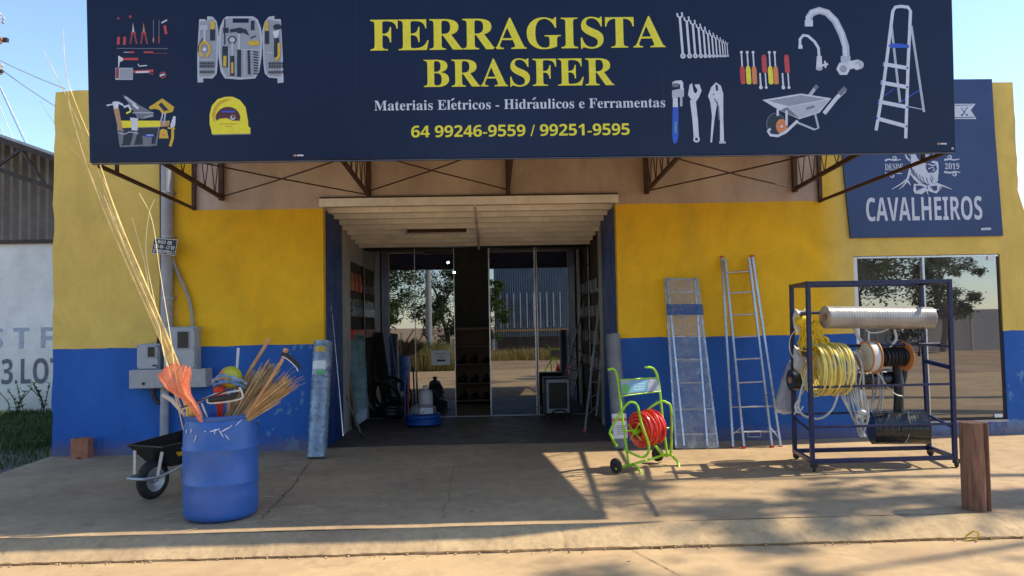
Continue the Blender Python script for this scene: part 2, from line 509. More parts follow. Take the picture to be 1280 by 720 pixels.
def glass(name, tint, fac, rough=0.0, dust=.03):
    t = NT(name)
    tr = t.n('ShaderNodeBsdfTransparent'); tr.inputs[0].default_value = (*tint, 1)
    gl = t.n('ShaderNodeBsdfGlossy'); gl.inputs['Roughness'].default_value = rough; gl.inputs[0].default_value = (.95, .97, 1, 1)
    df = t.n('ShaderNodeBsdfDiffuse'); df.inputs[0].default_value = (.45, .40, .34, 1)
    fr = t.n('ShaderNodeFresnel'); fr.inputs[0].default_value = 1.5
    f = t.math('ADD', t.math('MULTIPLY', fr.outputs[0], 1.0), fac, clamp=True)
    a = t.n('ShaderNodeMixShader'); t.l(f, a.inputs[0]); t.l(tr.outputs[0], a.inputs[1]); t.l(gl.outputs[0], a.inputs[2])
    b = t.n('ShaderNodeMixShader'); t.put(b.inputs[0], t.ramp(t.noise(2.5, 5, .7, t.pos()), .4, .8, dust * .4, dust * 1.6)); t.l(a.outputs[0], b.inputs[1]); t.l(df.outputs[0], b.inputs[2])
    t.l(b.outputs[0], t.out.inputs[0])
    return t.m
M['doorglass'] = glass('dark_tinted_door_glass', (.30, .31, .31), .24, dust=.05)
M['winglass'] = glass('dark_tinted_window_glass', (.13, .135, .135), .23, .012, dust=.13)
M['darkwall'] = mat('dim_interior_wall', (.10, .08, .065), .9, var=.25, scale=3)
M['shelfwood'] = mat('brown_shelf_board', (.30, .18, .11), .6, var=.25)

def leafm(name, a, b, tr=.3):
    t = NT(name)
    r = t.n('ShaderNodeObjectInfo').outputs['Random']
    n = t.noise(1.7, 4, .7, t.pos()); n2 = t.noise(9, 3, .6, t.pos())
    c = t.mix(t.ramp(t.math('ADD', t.math('MULTIPLY', n, .6), t.math('MULTIPLY', n2, .4)), .38, .62), a, b)
    t.set(c, .55, 0, .35)
    tl = t.n('ShaderNodeBsdfTranslucent'); t.l(c, tl.inputs[0])
    m = t.n('ShaderNodeMixShader'); m.inputs[0].default_value = tr
    t.l(t.b.outputs[0], m.inputs[1]); t.l(tl.outputs[0], m.inputs[2]); t.l(m.outputs[0], t.out.inputs[0])
    return t.m
M['leaf'] = leafm('green_leaves', (.045, .10, .02), (.11, .16, .035))
M['leaf2'] = leafm('dark_leaves', (.03, .06, .018), (.07, .11, .03))
M['grassg'] = leafm('green_grass_blades', (.035, .075, .02), (.09, .13, .035))
M['grassy'] = leafm('dry_grass_blades', (.30, .24, .07), (.42, .34, .12))

def corrugated(name, col, col2, dirt):
    return mat(name, col, .5, metal=.35, scale=2, var=.25, dirt=dirt, dirtcol=col2)
M['corr'] = corrugated('weathered_cladding', (.16, .125, .10), (.09, .075, .065), .5)
M['corrblue'] = corrugated('pale_blue_cladding', (.20, .27, .36), (.12, .15, .19), .3)

# ------------------------------------------------------------------ ground, road, sidewalk
def gz(y): return .06 * min(max((y - 6.2) / 3.6, 0), 1.1)

def grid(name, x0, x1, y0, y1, nx, ny, zf, m):
    vs = [(x0 + (x1 - x0) * i / nx, y0 + (y1 - y0) * j / ny, 0) for j in range(ny + 1) for i in range(nx + 1)]
    vs = [(x, y, zf(x, y)) for x, y, _ in vs]
    fs = [(j * (nx + 1) + i, j * (nx + 1) + i + 1, (j + 1) * (nx + 1) + i + 1, (j + 1) * (nx + 1) + i) for j in range(ny) for i in range(nx)]
    b = MB().add(vs, fs)
    b.mi = [0] * len(b.f)
    return struct(b.build(name, m, smooth=True))

from mathutils import noise as mn
def nz(x, y, s): return mn.noise(Vector((x * s, y * s, 3.3)))

grid('ground', -600, 600, -600, 600, 4, 4, lambda x, y: -.26, M['dirt'])
grid('road', -60, 60, -3.2, 5.99, 240, 40, lambda x, y: -.125 + .008 * nz(x, y, .6), M['road'])
grid('verge', -60, 60, -40, -3.2, 120, 60, lambda x, y: -.15 + (.05 * nz(x, y, .5) + .02 * nz(x, y, 2)) * min(1, (-3.2 - y) / 1.5), M['dirt'])
grid('sidewalk', -5.52, 16, 6.205, 9.99, 200, 44, lambda x, y: gz(y) + .006 * nz(x, y, .9) + .003 * nz(x, y, 4), M['walk'])
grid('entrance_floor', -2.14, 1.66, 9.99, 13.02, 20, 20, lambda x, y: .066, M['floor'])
grid('side_lot_ground', -40, -5.52, 6.205, 40, 120, 90, lambda x, y: gz(y) - .03 + .05 * nz(x, y, 1.1) + .02 * nz(x, y, 5), M['soil'])

# lumpy cast kerb with a crumbled foot
def kerb():
    prof = [(6.20, -.20), (6.199, -.004), (6.192, .001), (6.15, -.006), (6.07, -.034), (5.99, -.066), (5.93, -.092), (5.905, -.106), (5.914, -.120), (5.94, -.16)]
    rows = []
    for (ya, za), (yb_, zb_) in zip(prof[:-1], prof[1:]):
        for q in range(3): rows.append((ya + (yb_ - ya) * q / 3, za + (zb_ - za) * q / 3))
    prof = rows + [prof[-1]]
    b = MB(); N = 1100; vs = []; fs = []
    for i in range(N + 1):
        x = -8 + 17 * i / N
        jt = .004 if abs(((x + .05 * sin(x * 7)) % 2.14) - .5) < .009 else 0
        for j, (y, z) in enumerate(prof):
            k = min(1, max(0, (j - 5) / 6)); s_ = y - z
            low = 1 if j > 17 else 0
            dy = k * (.010 * nz(x, 0, 1.1) + .010 * nz(x, s_ * 3, 3.1) + .004 * nz(x, s_, 17) + jt) + low * .010 * nz(x, s_ * 2, 13)
            dz = k * (.004 * nz(x, s_, 6) + .003 * nz(x, s_, 31) - jt * .6) + low * .004 * nz(x, s_, 24)
            vs.append((x, y + dy, z + dz))
    n = len(prof)
    for i in range(N):
        for j in range(n - 1):
            fs.append((i * n + j, (i + 1) * n + j, (i + 1) * n + j + 1, i * n + j + 1))
    b.add(vs, fs)
    return struct(b.build('kerb', M['curb'], smooth=True, angle=80))
kerb()
# crumbs of broken concrete lying along the foot of the kerb
b = MB()
for i in range(260):
    x = random.uniform(-6, 7); y = 5.90 - abs(random.gauss(0, .03)) + .01; s = random.uniform(.003, .010)
    b.obox((x, y, -.121 + s * .3), (s * random.uniform(1, 2.2), s * 1.3, s), (random.uniform(0, 1), random.uniform(0, 1), random.uniform(0, 3)))
for i in range(700):
    x = random.uniform(-5.4, 6.8); y = random.uniform(6.3, 9.6); s = random.uniform(.002, .007)
    b.obox((x, y, gz(y) + s * .3), (s * 1.6, s * 1.3, s), (0, 0, random.uniform(0, 3)))
o = b.build('gravel_crumbs', M['curb']); tag(o, 'loose crumbs of concrete along the foot of the kerb and on the sidewalk', 'gravel', kind='stuff')

# crack across the slabs, left of the doorway
def crack(pts, w):
    b = MB(); P = []
    for i in range(len(pts) - 1):
        for k in range(8):
            t = k / 8; P.append((pts[i][0] + (pts[i + 1][0] - pts[i][0]) * t + random.uniform(-.018, .018), pts[i][1] + (pts[i + 1][1] - pts[i][1]) * t + random.uniform(-.018, .018)))
    for i in range(len(P) - 1):
        (x0, y0), (x1, y1) = P[i], P[i + 1]; ww = w * random.uniform(.5, 1.3)
        b.add([(x0 - ww, y0, gz(y0) + .0075), (x0 + ww, y0, gz(y0) + .0075), (x1 + ww, y1, gz(y1) + .0075), (x1 - ww, y1, gz(y1) + .0075)], [(0, 1, 2, 3)])
    return b
M['crackm'] = mat('crack_grime', (.03, .024, .02), .95)
struct(crack([(-2.123,9.084,0.048)[:2], (-2.002,7.662,0.024)[:2], (-1.977,7.096,0.015)[:2], (-1.944,6.437,0.004)[:2]], .0035).build('sidewalk_crack', M['crackm']))
struct(crack([(-0.435,8.97,0.046)[:2], (-0.422,7.233,0.017)[:2], (-0.435,6.292,0.002)[:2]], .0018).build('sidewalk_crack', M['crackm']))

# ------------------------------------------------------------------ the shop building
shop = thing('shop_building', 'hardware shop front painted yellow above and blue below with a deep doorway', 'building', (0, 9.8, 0))
W0, W1 = 9.8, 10.0
def ragged(x, z0, z1, n, amp, lean=0.0):
    return [(x + lean * (1 - i / n) + random.uniform(-amp, amp), z0 + (z1 - z0) * i / n) for i in range(n + 1)]
b = MB()
L = ragged(-5.5, 0, 4.66, 26, .014)
top = [(x, 4.68 + random.uniform(-.012, .012)) for x in (-5.2, -4.8, -4.4, -4.0, -3.4, -2.8)]
b.prism(L + top + [(-2.12, 4.68), (-2.12, 0)], W0, W1)
b.prism([(-2.12, 3.16), (-2.12, 4.68), (1.63, 4.67), (1.63, 3.16)], W0, W1)
b.prism([(1.63, 0), (1.63, 4.67), (4.705, 4.66), (4.705, 0)], W0, W1)
b.prism([(4.705, 2.395), (4.705, 4.66), (6.64, 4.66), (6.64, 2.395)], W0, W1)
b.prism([(4.705, 0), (4.705, .25), (6.64, .25), (6.64, 0)], W0, W1)
R = [(6.93 + random.uniform(-.009, .009) + .30 * max(0, min(1.2, 3.2 - z)), z) for z in [4.66 - .13 * i for i in range(36)]]
b.prism([(6.64, 0), (6.64, 4.66)] + R + [(R[-1][0], 0)], W0, W1)
b.build('wall', M['wall'], shop)
# building mass behind the front
b = MB()
for q in ((-5.46, -5.3, 10.0, 18, 0, 4.0), (6.8, 6.95, 10.0, 18, 0, 4.0), (-5.46, 6.95, 18, 18.2, 0, 4.0)): MB().box(*q).build('side_wall', M['whitewall'], shop)
MB().box(-5.3, 6.8, 10.0, 18, 3.6, 3.7).build('roof', M['roof'], shop)
# jambs of the doorway
MB().box(-2.30, -2.116, 9.93, 11.02, .03, 3.12).build('door_jamb', M['jamb'], shop)
MB().box(1.626, 1.80, 9.93, 11.17, .03, 3.12).build('door_jamb', M['jamb'], shop)
for q in ((-2.31, -2.14, 11.02, 11.78, .05, 3.1), (-2.30, -2.15, 11.78, 13.0, 2.62, 3.1), (1.66, 1.8, 11.17, 11.75, .05, 3.1)):
    MB().box(*q).build('side_panel', M['palepanel'], shop)
b = None
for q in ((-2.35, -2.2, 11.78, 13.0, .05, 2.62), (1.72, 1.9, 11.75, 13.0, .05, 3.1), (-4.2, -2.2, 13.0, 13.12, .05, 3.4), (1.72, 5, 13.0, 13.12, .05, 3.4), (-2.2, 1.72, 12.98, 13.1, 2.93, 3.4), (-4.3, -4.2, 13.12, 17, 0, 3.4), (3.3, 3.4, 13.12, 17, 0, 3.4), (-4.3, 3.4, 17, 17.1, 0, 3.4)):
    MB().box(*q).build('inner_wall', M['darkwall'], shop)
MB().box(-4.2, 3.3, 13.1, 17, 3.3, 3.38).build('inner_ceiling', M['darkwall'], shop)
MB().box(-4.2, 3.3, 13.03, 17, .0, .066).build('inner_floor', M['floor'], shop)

# porch ceiling of overlapping metal slats, falling towards the door
sl = bpy.data.objects.new('porch_ceiling', None); COL.objects.link(sl); sl.parent = shop; sl.matrix_parent_inverse = shop.matrix_basis.inverted()
n = 9; y0, z0, y1, z1 = 9.74, 3.175, 13.0, 2.915
for i in range(n):
    ya = y0 + (y1 - y0) * i / n; yb = y0 + (y1 - y0) * (i + 1) / n; za = z0 + (z1 - z0) * i / n; zb = z0 + (z1 - z0) * (i + 1) / n
    b = MB(); x0_, x1_ = -2.15, 1.66
    if i == 0: x0_, x1_ = -2.15, 1.655
    prof = [(ya, za + .029), (ya + .022, za - .038), (ya + .034, za - .041), (ya + .050, za - .034), (ya + .10, za + .044), (ya + .012, za + .042)]
    k = len(prof)
    vs = [(x0_, y, z) for y, z in prof] + [(x1_, y, z) for y, z in prof]
    b.add(vs, [tuple(range(k))[::-1], tuple(range(k, 2 * k))] + [(j, (j + 1) % k, k + (j + 1) % k, k + j) for j in range(k)])
    o = b.build('slat', M['ceil'], sl); o.matrix_parent_inverse = Matrix.Identity(4); o.parent = sl
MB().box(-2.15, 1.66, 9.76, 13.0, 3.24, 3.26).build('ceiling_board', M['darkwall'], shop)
MB().hexa([(-.20, 9.75, 3.125), (-.165, 9.75, 3.125), (-.165, 12.98, 2.865), (-.20, 12.98, 2.865), (-.20, 9.75, 3.14), (-.165, 9.75, 3.14), (-.165, 12.98, 2.88), (-.20, 12.98, 2.88)]).build('ceiling_batten', M['ceil'], shop)
MB().box(-2.152, 1.657, 9.725, 9.741, 3.135, 3.235).build('fascia', M['ceil'], shop)

# glazed doors: thin frames, four tinted leaves, one pair slid open
def sub(name): 
    o = bpy.data.objects.new(name, None); COL.objects.link(o); o.parent = shop; o.matrix_parent_inverse = shop.matrix_basis.inverted(); return o
def child(o, par):
    o.parent = par; o.matrix_parent_inverse = Matrix.Identity(4) if par.type == 'EMPTY' else par.matrix_basis.inverted(); return o
def leaf(x0, x1, y, fr):
    d = sub('glass_door')
    for (a, c) in ((x0, x0 + fr), (x1 - fr, x1)):
        child(MB().box(a, c, y - .012, y + .012, .07, 2.90).build('frame', M['alu'], None), d)
    child(MB().box(x0 + fr, x1 - fr, y - .004, y + .004, .075, 2.895).build('pane', M['doorglass'], None), d)
    return d
leaf(-2.13, -1.275, 12.99, .008)
leaf(-1.29, -.612, 13.02, .010)
d = leaf(-.035, .76, 13.02, .022)
leaf(.775, 1.67, 12.99, .014)
MB().box(-2.2, 1.7, 12.965, 13.05, .066, .078).build('floor_track', M['galv'], shop)
for (x, z) in ((-.655, 1.27), (.03, 1.27)):
    MB().box(x - .022, x + .022, 12.97, 13.0, z - .065, z + .065).build('door_handle', M['pwhite'], shop, bevel=.006)

# shop window on the right
win = sub('window')
fx0, fx1, fz0, fz1 = 4.71, 6.635, .256, 2.388
b = MB()
b.box(fx0, fx0 + .05, 9.815, 9.865, fz0, fz1)
child(b.build('frame', M['pwhite'], None), win)
child(MB().box(fx0 + .05, fx1, 9.82, 9.86, fz1 - .022, fz1).build('frame', M['alu'], None), win)
child(MB().box(fx0 + .05, fx1, 9.82, 9.86, fz0, fz0 + .03).build('frame', M['dsteel'], None), win)
child(MB().box(fx1 - .022, fx1, 9.82, 9.86, fz0 + .03, fz1 - .022).build('frame', M['dsteel'], None), win)
child(MB().box(5.618, 5.645, 9.815, 9.845, fz0 + .03, fz1 - .022).build('frame', M['alu'], None), win)
child(MB().box(fx0 + .05, 5.63, 9.848, 9.854, fz0 + .03, fz1 - .022).build('pane', M['winglass'], None), win)
child(MB().box(5.645, fx1 - .022, 9.832, 9.838, fz0 + .03, fz1 - .022).build('pane', M['winglass'], None), win)
for (x, z) in ((6.54, 2.345), (6.53, .30)):
    child(MB().box(x - .05, x + .05, 9.815, 9.83, z - .022, z + .022).build('patch_fitting', M['pwhite'], None), win)
MB().box(4.5, 6.8, 10.9, 11.0, 0, 3.4).build('inner_wall', M['darkwall'], shop)
MB().box(4.705, 6.64, 9.79, 9.812, .225, .252).build('window_sill', M['concl'], shop)

# rusty lamp fitting under the porch ceiling
t = thing('lamp_fitting', 'long rusty empty tube lamp fitting under the porch ceiling slats', 'lamp', (-.75, 11.1, 3.0))
a = (-1.234,11.4,3.083); c = (-0.332,11.4,3.068)
MB().box(a[0], c[0], 11.38, 11.46, 2.985, 3.035).build('tray', M['rust'], t)
MB().box(a[0] + .03, c[0] - .03, 11.385, 11.455, 2.972, 2.984).build('reflector', M['palepanel'], t)
MB().box(c[0] - .01, c[0] + .03, 11.37, 11.45, 2.96, 3.03).build('lamp_holder', M['pwhite'], t)
MB().box(a[0] - .03, a[0] + .01, 11.37, 11.45, 2.96, 3.03).build('lamp_holder', M['galv'], t)

# ------------------------------------------------------------------ awning: lean-to roof on lattice brackets
aw = thing('awning', 'low lean-to roof on rusty lattice brackets hidden behind the long shop sign', 'awning', (0, 9.8, 3.1))
def rz_(y): return 3.90 - (9.8 - y) * .125          # roof underside
b = MB(); nr = 60
vs = []
for i in range(nr * 2 + 1):
    x = -3.42 + 7.5 * i / (nr * 2); h = .02 if i % 2 else 0
    vs += [(x, 9.79, rz_(9.79) + .04 + h), (x, 6.68, rz_(6.68) + .04 + h)]
b.add(vs, [(2 * i, 2 * i + 1, 2 * i + 3, 2 * i + 2) for i in range(nr * 2)])
b.build('roof_sheet', M['roof'], aw)
for x in (-3.39, -1.53, .246, 2.03, 3.96):
    b = MB()
    zb = lambda y: 3.275 + (9.79 - y) * .045
    zt = lambda y: rz_(y) - .02
    yf = 6.72
    b.box(x - .028, x + .028, 9.735, 9.795, 3.24, rz_(9.8))
    b.bar((x, 9.75, zb(9.75)), (x, yf, zb(yf)), .035, .045)
    b.bar((x, 9.75, zt(9.75)), (x, yf, zt(yf)), .035, .045)
    ys = [9.70 - .165 * i for i in range(19)]
    for i, y in enumerate(ys[:-1]):
        p = (x, y, zb(y) if i % 2 else zt(y)); q = (x, ys[i + 1], zt(ys[i + 1]) if i % 2 else zb(ys[i + 1]))
        b.tube([p, q], .007, 6)
    b.build('bracket', M['rust'], aw)
# slim end stays from the wall to the lower corners of the sign
for pts, post in ((((-3.735, 9.76, 3.14), (-3.36, 6.66, 3.035)), (-3.735, 3.12)), (((4.288, 9.76, 3.12), (4.085, 6.66, 3.06)), (4.288, 3.10))):
    b = MB(); b.bar(pts[0], pts[1], .028, .032); b.box(post[0] - .022, post[0] + .022, 9.745, 9.79, post[1], 3.85)
    P = Vector(pts[0]).lerp(Vector(pts[1]), .86); b.bar(P, P + Vector((0, 0, .3)), .028)
    b.build('stay', M['rust'], aw)
def rod(p, q): MB().tube([p, Vector(p).lerp(Vector(q), .5) + Vector((0, 0, -.012)), q], .009, 6).build('brace_rod', M['rust'], aw)
rod((-3.36, 7.6, 3.37), (-1.55, 9.65, 3.27)); rod((-3.37, 9.70, 3.27), (-1.55, 7.95, 3.34))
rod((2.05, 9.65, 3.27), (3.94, 7.4, 3.38)); rod((2.05, 8.1, 3.33), (3.94, 9.70, 3.27))
rod((-1.5, 9.6, 3.3), (.22, 7.6, 3.42)); rod((-1.5, 7.6, 3.42), (.22, 9.6, 3.3))
MB().bar((-3.40, 6.70, rz_(6.7) - .01), (4.06, 6.70, rz_(6.7) - .01), .04, .06).build('front_beam', M['rust'], aw)
MB().bar((-3.40, 8.2, rz_(8.2) - .01), (4.0, 8.2, rz_(8.2) - .01), .03, .04).build('purlin', M['rust'], aw)

# ------------------------------------------------------------------ main sign
YS = 6.5
sg = thing('shop_sign', 'long navy hardware shop sign with yellow lettering and printed tools over the doorway', 'sign', (.35, 6.5, 3.02))
b = MB()
b.hexa([(-3.355, 6.5, 3.026), (4.062, 6.5, 3.020), (4.062, 6.535, 3.020), (-3.355, 6.535, 3.026), (-3.395, 6.5, 4.56), (4.095, 6.5, 4.56), (4.095, 6.535, 4.56), (-3.395, 6.535, 4.56)])
b.build('board', M['navy'], sg, bevel=.006)
MB().box(-3.34, 4.05, 6.503, 6.532, 3.012, 3.0195).build('edge_strip', M['signedge'], sg)
for x in (4.03,): MB().lathe([(.012, 0), (.012, .004), (0, .006)], (x, 6.5, 3.05), (0, -1, 0), 10).build('screw', M['galv'], sg)
# vertical seams between the vinyl sheets
for px in (-1.11, 1.52): MB().box(px - .0015, px + .0015, 6.4985, 6.5, 3.03, 4.55).build('seam', M['id'], sg)
YL = 6.4965
def fit(body, style, p0, p1, ztop, name='lettering', m='iy', par=None, y=YL, **k):
    """p0 / p1: baseline ends (x, y, z)"""
    w = p1[0] - p0[0]; slope = (p1[2] - p0[2]) / w
    return text(body, style, p0[0], p1[0], p0[2], ztop, y, M[m], par or sg, name, tilt=slope, **k)
fit('FERRAGISTA', 'serif', (-0.992,6.5,3.961), (1.551,6.5,3.968), (-0.989,6.5,4.229)[2], spacing=.95)
fit('BRASFER', 'serif', (-0.539,6.5,3.64), (1.098,6.5,3.64), (-0.535,6.5,3.876)[2])
a = fit('Materiais Eletricos - Hidraulicos e Ferramentas', 'serif', (-0.963,6.5,3.442), (1.532,6.5,3.443), (-0.962,6.5,3.525)[2], m='iw', ref='M')
fit('64 99246-9559 / 99251-9595', 'sans', (-0.653,6.5,3.206), (1.218,6.5,3.206), (-0.652,6.5,3.306)[2], ref='H', spacing=.97)
pr = Print(6.4966)
pr.p(M['iw'], [(-0.313,3.521),(-0.294,3.54),(-0.276,3.54),(-0.301,3.518)]).p(M['iw'], [(0.386,3.521),(0.405,3.541),(0.423,3.54),(0.4,3.518)])
pr.done('lettering_accent', sg)

# wheelbarrow picture
pr = Print(6.4995)
G, W, D = M['igl'], M['iw'], M['id']
pr.disc(M['ishade'], [(2.491,3.278)][0], .085, .105).disc(D, [(2.491,3.278)][0], .078, .10).disc(M['io'], [(2.54,3.263)][0], .05, .065).disc(M['iw'], [(2.54,3.263)][0], .012)
pr.ln(G, [(2.78,3.513),(2.853,3.604)], .03).ln(M['ishade'], [(2.839,3.59),(2.868,3.617)], .035)
pr.ln(W, [(2.915,3.371),(3.033,3.51),(3.105,3.573)], .035).ln(M['ishade'], [(3.055,3.538),(3.113,3.594)], .042)
pr.ln(G, [(2.674,3.297),(2.825,3.232),(2.861,3.245),(2.837,3.365)], .018)
pr.p(W, [(2.38,3.496),(2.718,3.549),(2.983,3.504),(2.873,3.378),(2.696,3.324),(2.524,3.404)])
pr.p(M['ig'], [(2.429,3.489),(2.718,3.535),(2.941,3.497),(2.602,3.438)]).p(G, [(2.602,3.431),(2.961,3.49),(2.866,3.386),(2.696,3.331)])
pr.p(M['ishade'], [(2.595,3.431),(2.696,3.331),(2.531,3.403)]).ln(M['ishade'], [(2.762,3.415),(2.833,3.435)], .02)
pr.ln(W, [(2.681,3.311),(2.573,3.214),(2.502,3.18),(2.439,3.188),(2.419,3.223),(2.441,3.244)], .024).ln(W, [(2.587,3.403),(2.582,3.27)], .02).ln(W, [(2.51,3.411),(2.508,3.355)], .02)
pr.done('printed_wheelbarrow', sg)

# step ladder picture
pr = Print(6.4995)
pr.ln(M['igl'], [(3.539,4.156),(3.587,3.462)], .022).ln(M['igl'], [(3.716,4.14),(3.795,3.375)], .022).ln(M['igl'], [(3.649,3.426),(3.789,3.396)], .008)
pr.ln(M['ib'], [(3.601,3.469),(3.769,3.572)], .008).ln(M['ib'], [(3.427,3.506),(3.543,3.582)], .006)
pr.ln(W, [(3.365,3.218),(3.444,3.59),(3.558,4.27),(3.581,4.305),(3.631,4.312),(3.695,4.304),(3.715,4.268),(3.673,3.8),(3.623,3.145)], .028)
for q in ([(3.453,3.802),(3.664,3.764)], [(3.425,3.64),(3.656,3.595)], [(3.397,3.471),(3.649,3.419)], [(3.377,3.323),(3.634,3.25)]):
    pr.ln(W, q, .034); pr.disc(M['ib'], q[0], .01, n=8); pr.disc(M['ib'], q[-1], .01, n=8)
pr.p(M['ib'], [(3.503,3.964),(3.56,3.985),(3.687,3.97),(3.686,3.941),(3.523,3.943)])
pr.done('printed_step_ladder', sg)

# faucets
pr = Print(6.4995)
pr.ln(G, [(2.818,4.162),(2.814,4.219),(2.843,4.261),(2.908,4.282),(2.977,4.26),(3.045,4.188),(3.097,4.074),(3.128,3.961),(3.13,3.848)], .062).ln(W, [(2.804,4.162),(2.807,4.219),(2.844,4.268),(2.908,4.285),(2.978,4.267),(3.046,4.196),(3.098,4.082),(3.121,3.961),(3.123,3.848)], .032)
pr.p(W, [(2.778,4.198),(2.848,4.197),(2.846,4.14),(2.775,4.141)]).p(G, [(3.082,3.876),(3.167,3.875),(3.164,3.805),(3.079,3.806)])
pr.disc(W, [(3.099,3.763)][0], .062, n=6).disc(M['ig'], [(3.099,3.763)][0], .035, n=6).ln(W, [(3.142,3.791),(3.242,3.811)], .07).disc(G, [(3.241,3.797)][0], .04).disc(W, [(3.219,3.776)][0], .025)
pr.done('printed_tap', sg); pr = Print(6.4995)
pr.ln(W, [(2.726,3.95),(2.729,4.028),(2.758,4.063),(2.8,4.056),(2.855,4.006),(2.888,3.949),(2.892,3.864)], .024).p(W, [(2.713,3.979),(2.748,3.978),(2.747,3.943),(2.712,3.943)])
pr.p(W, [(2.871,3.878),(2.913,3.878),(2.916,3.765),(2.86,3.765)]).ln(W, [(2.91,3.793),(2.967,3.807)], .02).ln(W, [(2.94,3.835),(2.944,3.772)], .015).disc(G, [(2.888,3.765)][0], .03, .015)
pr.done('printed_tap', sg)

# row of spanners
pr = Print(6.4995)
tx = [852, 860.5, 868, 875, 881, 886.5, 891.5, 896, 900.3, 904, 907, 910]; ty = [17, 22, 26, 30.5, 34, 38, 41, 43.5, 46, 48.5, 50, 51.5]
kx = .00677
def sgp(px, py): return (-3.3445 + (px - 113) * .006845 - (203 - py) * .00017, 3.028 + (203 - py) * .00686 - (px - 113) * .000083 * 1.2)
for i in range(12):
    pr = Print(6.4995 - .0003 * i)
    s = 1 - i * .058; bx = 853.3 + (910.5 - 853.3) * ((tx[i] - 852) / 58); top = sgp(tx[i], ty[i]); bot = sgp(bx, 66.5)
    pr.ln(W, [top, bot], .021 * s)
    pr.disc(W, bot, .024 * s, n=12).disc(M['ig'], bot, .011 * s, n=8)
    pr.ln(W, [(top[0] - .022 * s, top[1] + .038 * s), (top[0] - .020 * s, top[1] + .012 * s), (top[0], top[1] - .004), (top[0] + .022 * s, top[1] + .010 * s), (top[0] + .018 * s, top[1] + .044 * s)], .016 * s).done('printed_spanner', sg)


# nut drivers
pr = Print(6.4995)
R_, O_, Y_ = M['ir'], M['io'], M['iyd']
for (px, c, upw) in ((928, R_, 0), (935.5, M['iy'], 0), (943, O_, 0), (956.5, R_, 1), (963.7, M['iy'], 0), (970.5, O_, 0), (985.5, R_, 1)):
    pr = Print(6.4995)
    if not upw:
        pr.ln(W, [sgp(px, 61), sgp(px, 80)], .013).disc(W, sgp(px, 61.5), .013, n=10)
        a, d = sgp(px, 79.5), sgp(px, 102.5)
    else:
        pr.ln(W, [sgp(px + .5, 87), sgp(px + .7, 106)], .012).disc(W, sgp(px + .7, 106.5), .013, n=10)
        a, d = sgp(px, 64.5), sgp(px, 88)
    pr.p(c, [(a[0] - .014, a[1]), (a[0] + .014, a[1]), (a[0] + .021, a[1] - .03), (d[0] + .021, d[1] + .012), (d[0] + .012, d[1]), (d[0] - .012, d[1]), (d[0] - .021, d[1] + .012), (a[0] - .021, a[1] - .03)]).done('printed_nut_driver', sg)
for px in (950.3, 979): Print(6.4995).ln(W, [sgp(px, 88), sgp(px, 106)], .013, .017).disc(W, sgp(px, 106.5), .017, n=10).done('printed_driver_bit', sg)

# pipe wrench, adjustable wrench, locking pliers
pr = Print(6.4995)
pr.p(M['ib'], [(1.598,3.442),(1.647,3.442),(1.639,3.191),(1.624,3.135),(1.606,3.122),(1.593,3.136),(1.584,3.205)]).ln(M['igr'], [(1.619,3.316),(1.616,3.219)], .012)
pr.p(W, [(1.601,3.526),(1.642,3.526),(1.643,3.442),(1.598,3.442)]).p(G, [(1.596,3.589),(1.7,3.609),(1.698,3.532),(1.594,3.526)]).p(W, [(1.598,3.659),(1.626,3.673),(1.682,3.676),(1.695,3.651),(1.693,3.595),(1.665,3.602),(1.667,3.644),(1.603,3.624)]).ln(G, [(1.674,3.539),(1.671,3.448)], .02).p(M['ishade'], [(1.604,3.652),(1.653,3.651),(1.652,3.616),(1.603,3.617)])
pr.done('printed_pipe_wrench', sg); pr = Print(6.4995)
pr.ln(W, [(1.774,3.503),(1.789,3.328),(1.795,3.161)], .05, .045).p(W, [(1.733,3.546),(1.75,3.636),(1.771,3.65),(1.783,3.573),(1.803,3.559),(1.818,3.587),(1.792,3.636),(1.834,3.642),(1.853,3.586),(1.83,3.53),(1.787,3.468)]).disc(W, [(1.795,3.161)][0], .029).disc(D, [(1.795,3.161)][0], .013)
pr.done('printed_adjustable_wrench', sg); pr = Print(6.4995)
pr.p(W, [(1.907,3.537),(1.937,3.613),(1.98,3.655),(2.021,3.626),(2.04,3.556),(2.033,3.325),(2.034,3.144),(1.998,3.13),(2.005,3.326),(1.989,3.501),(1.956,3.326),(1.929,3.131),(1.915,3.131),(1.936,3.361),(1.926,3.48)])
pr.p(D, [(1.973,3.634),(1.994,3.634),(1.999,3.585),(1.978,3.578)]).ln(M['ishade'], [(1.962,3.515),(1.995,3.445),(1.998,3.326)], .012).ln(G, [(1.991,3.131),(2.047,3.13)], .02).disc(M['ishade'], [(1.956,3.55)][0], .008)
pr.done('printed_locking_pliers', sg)

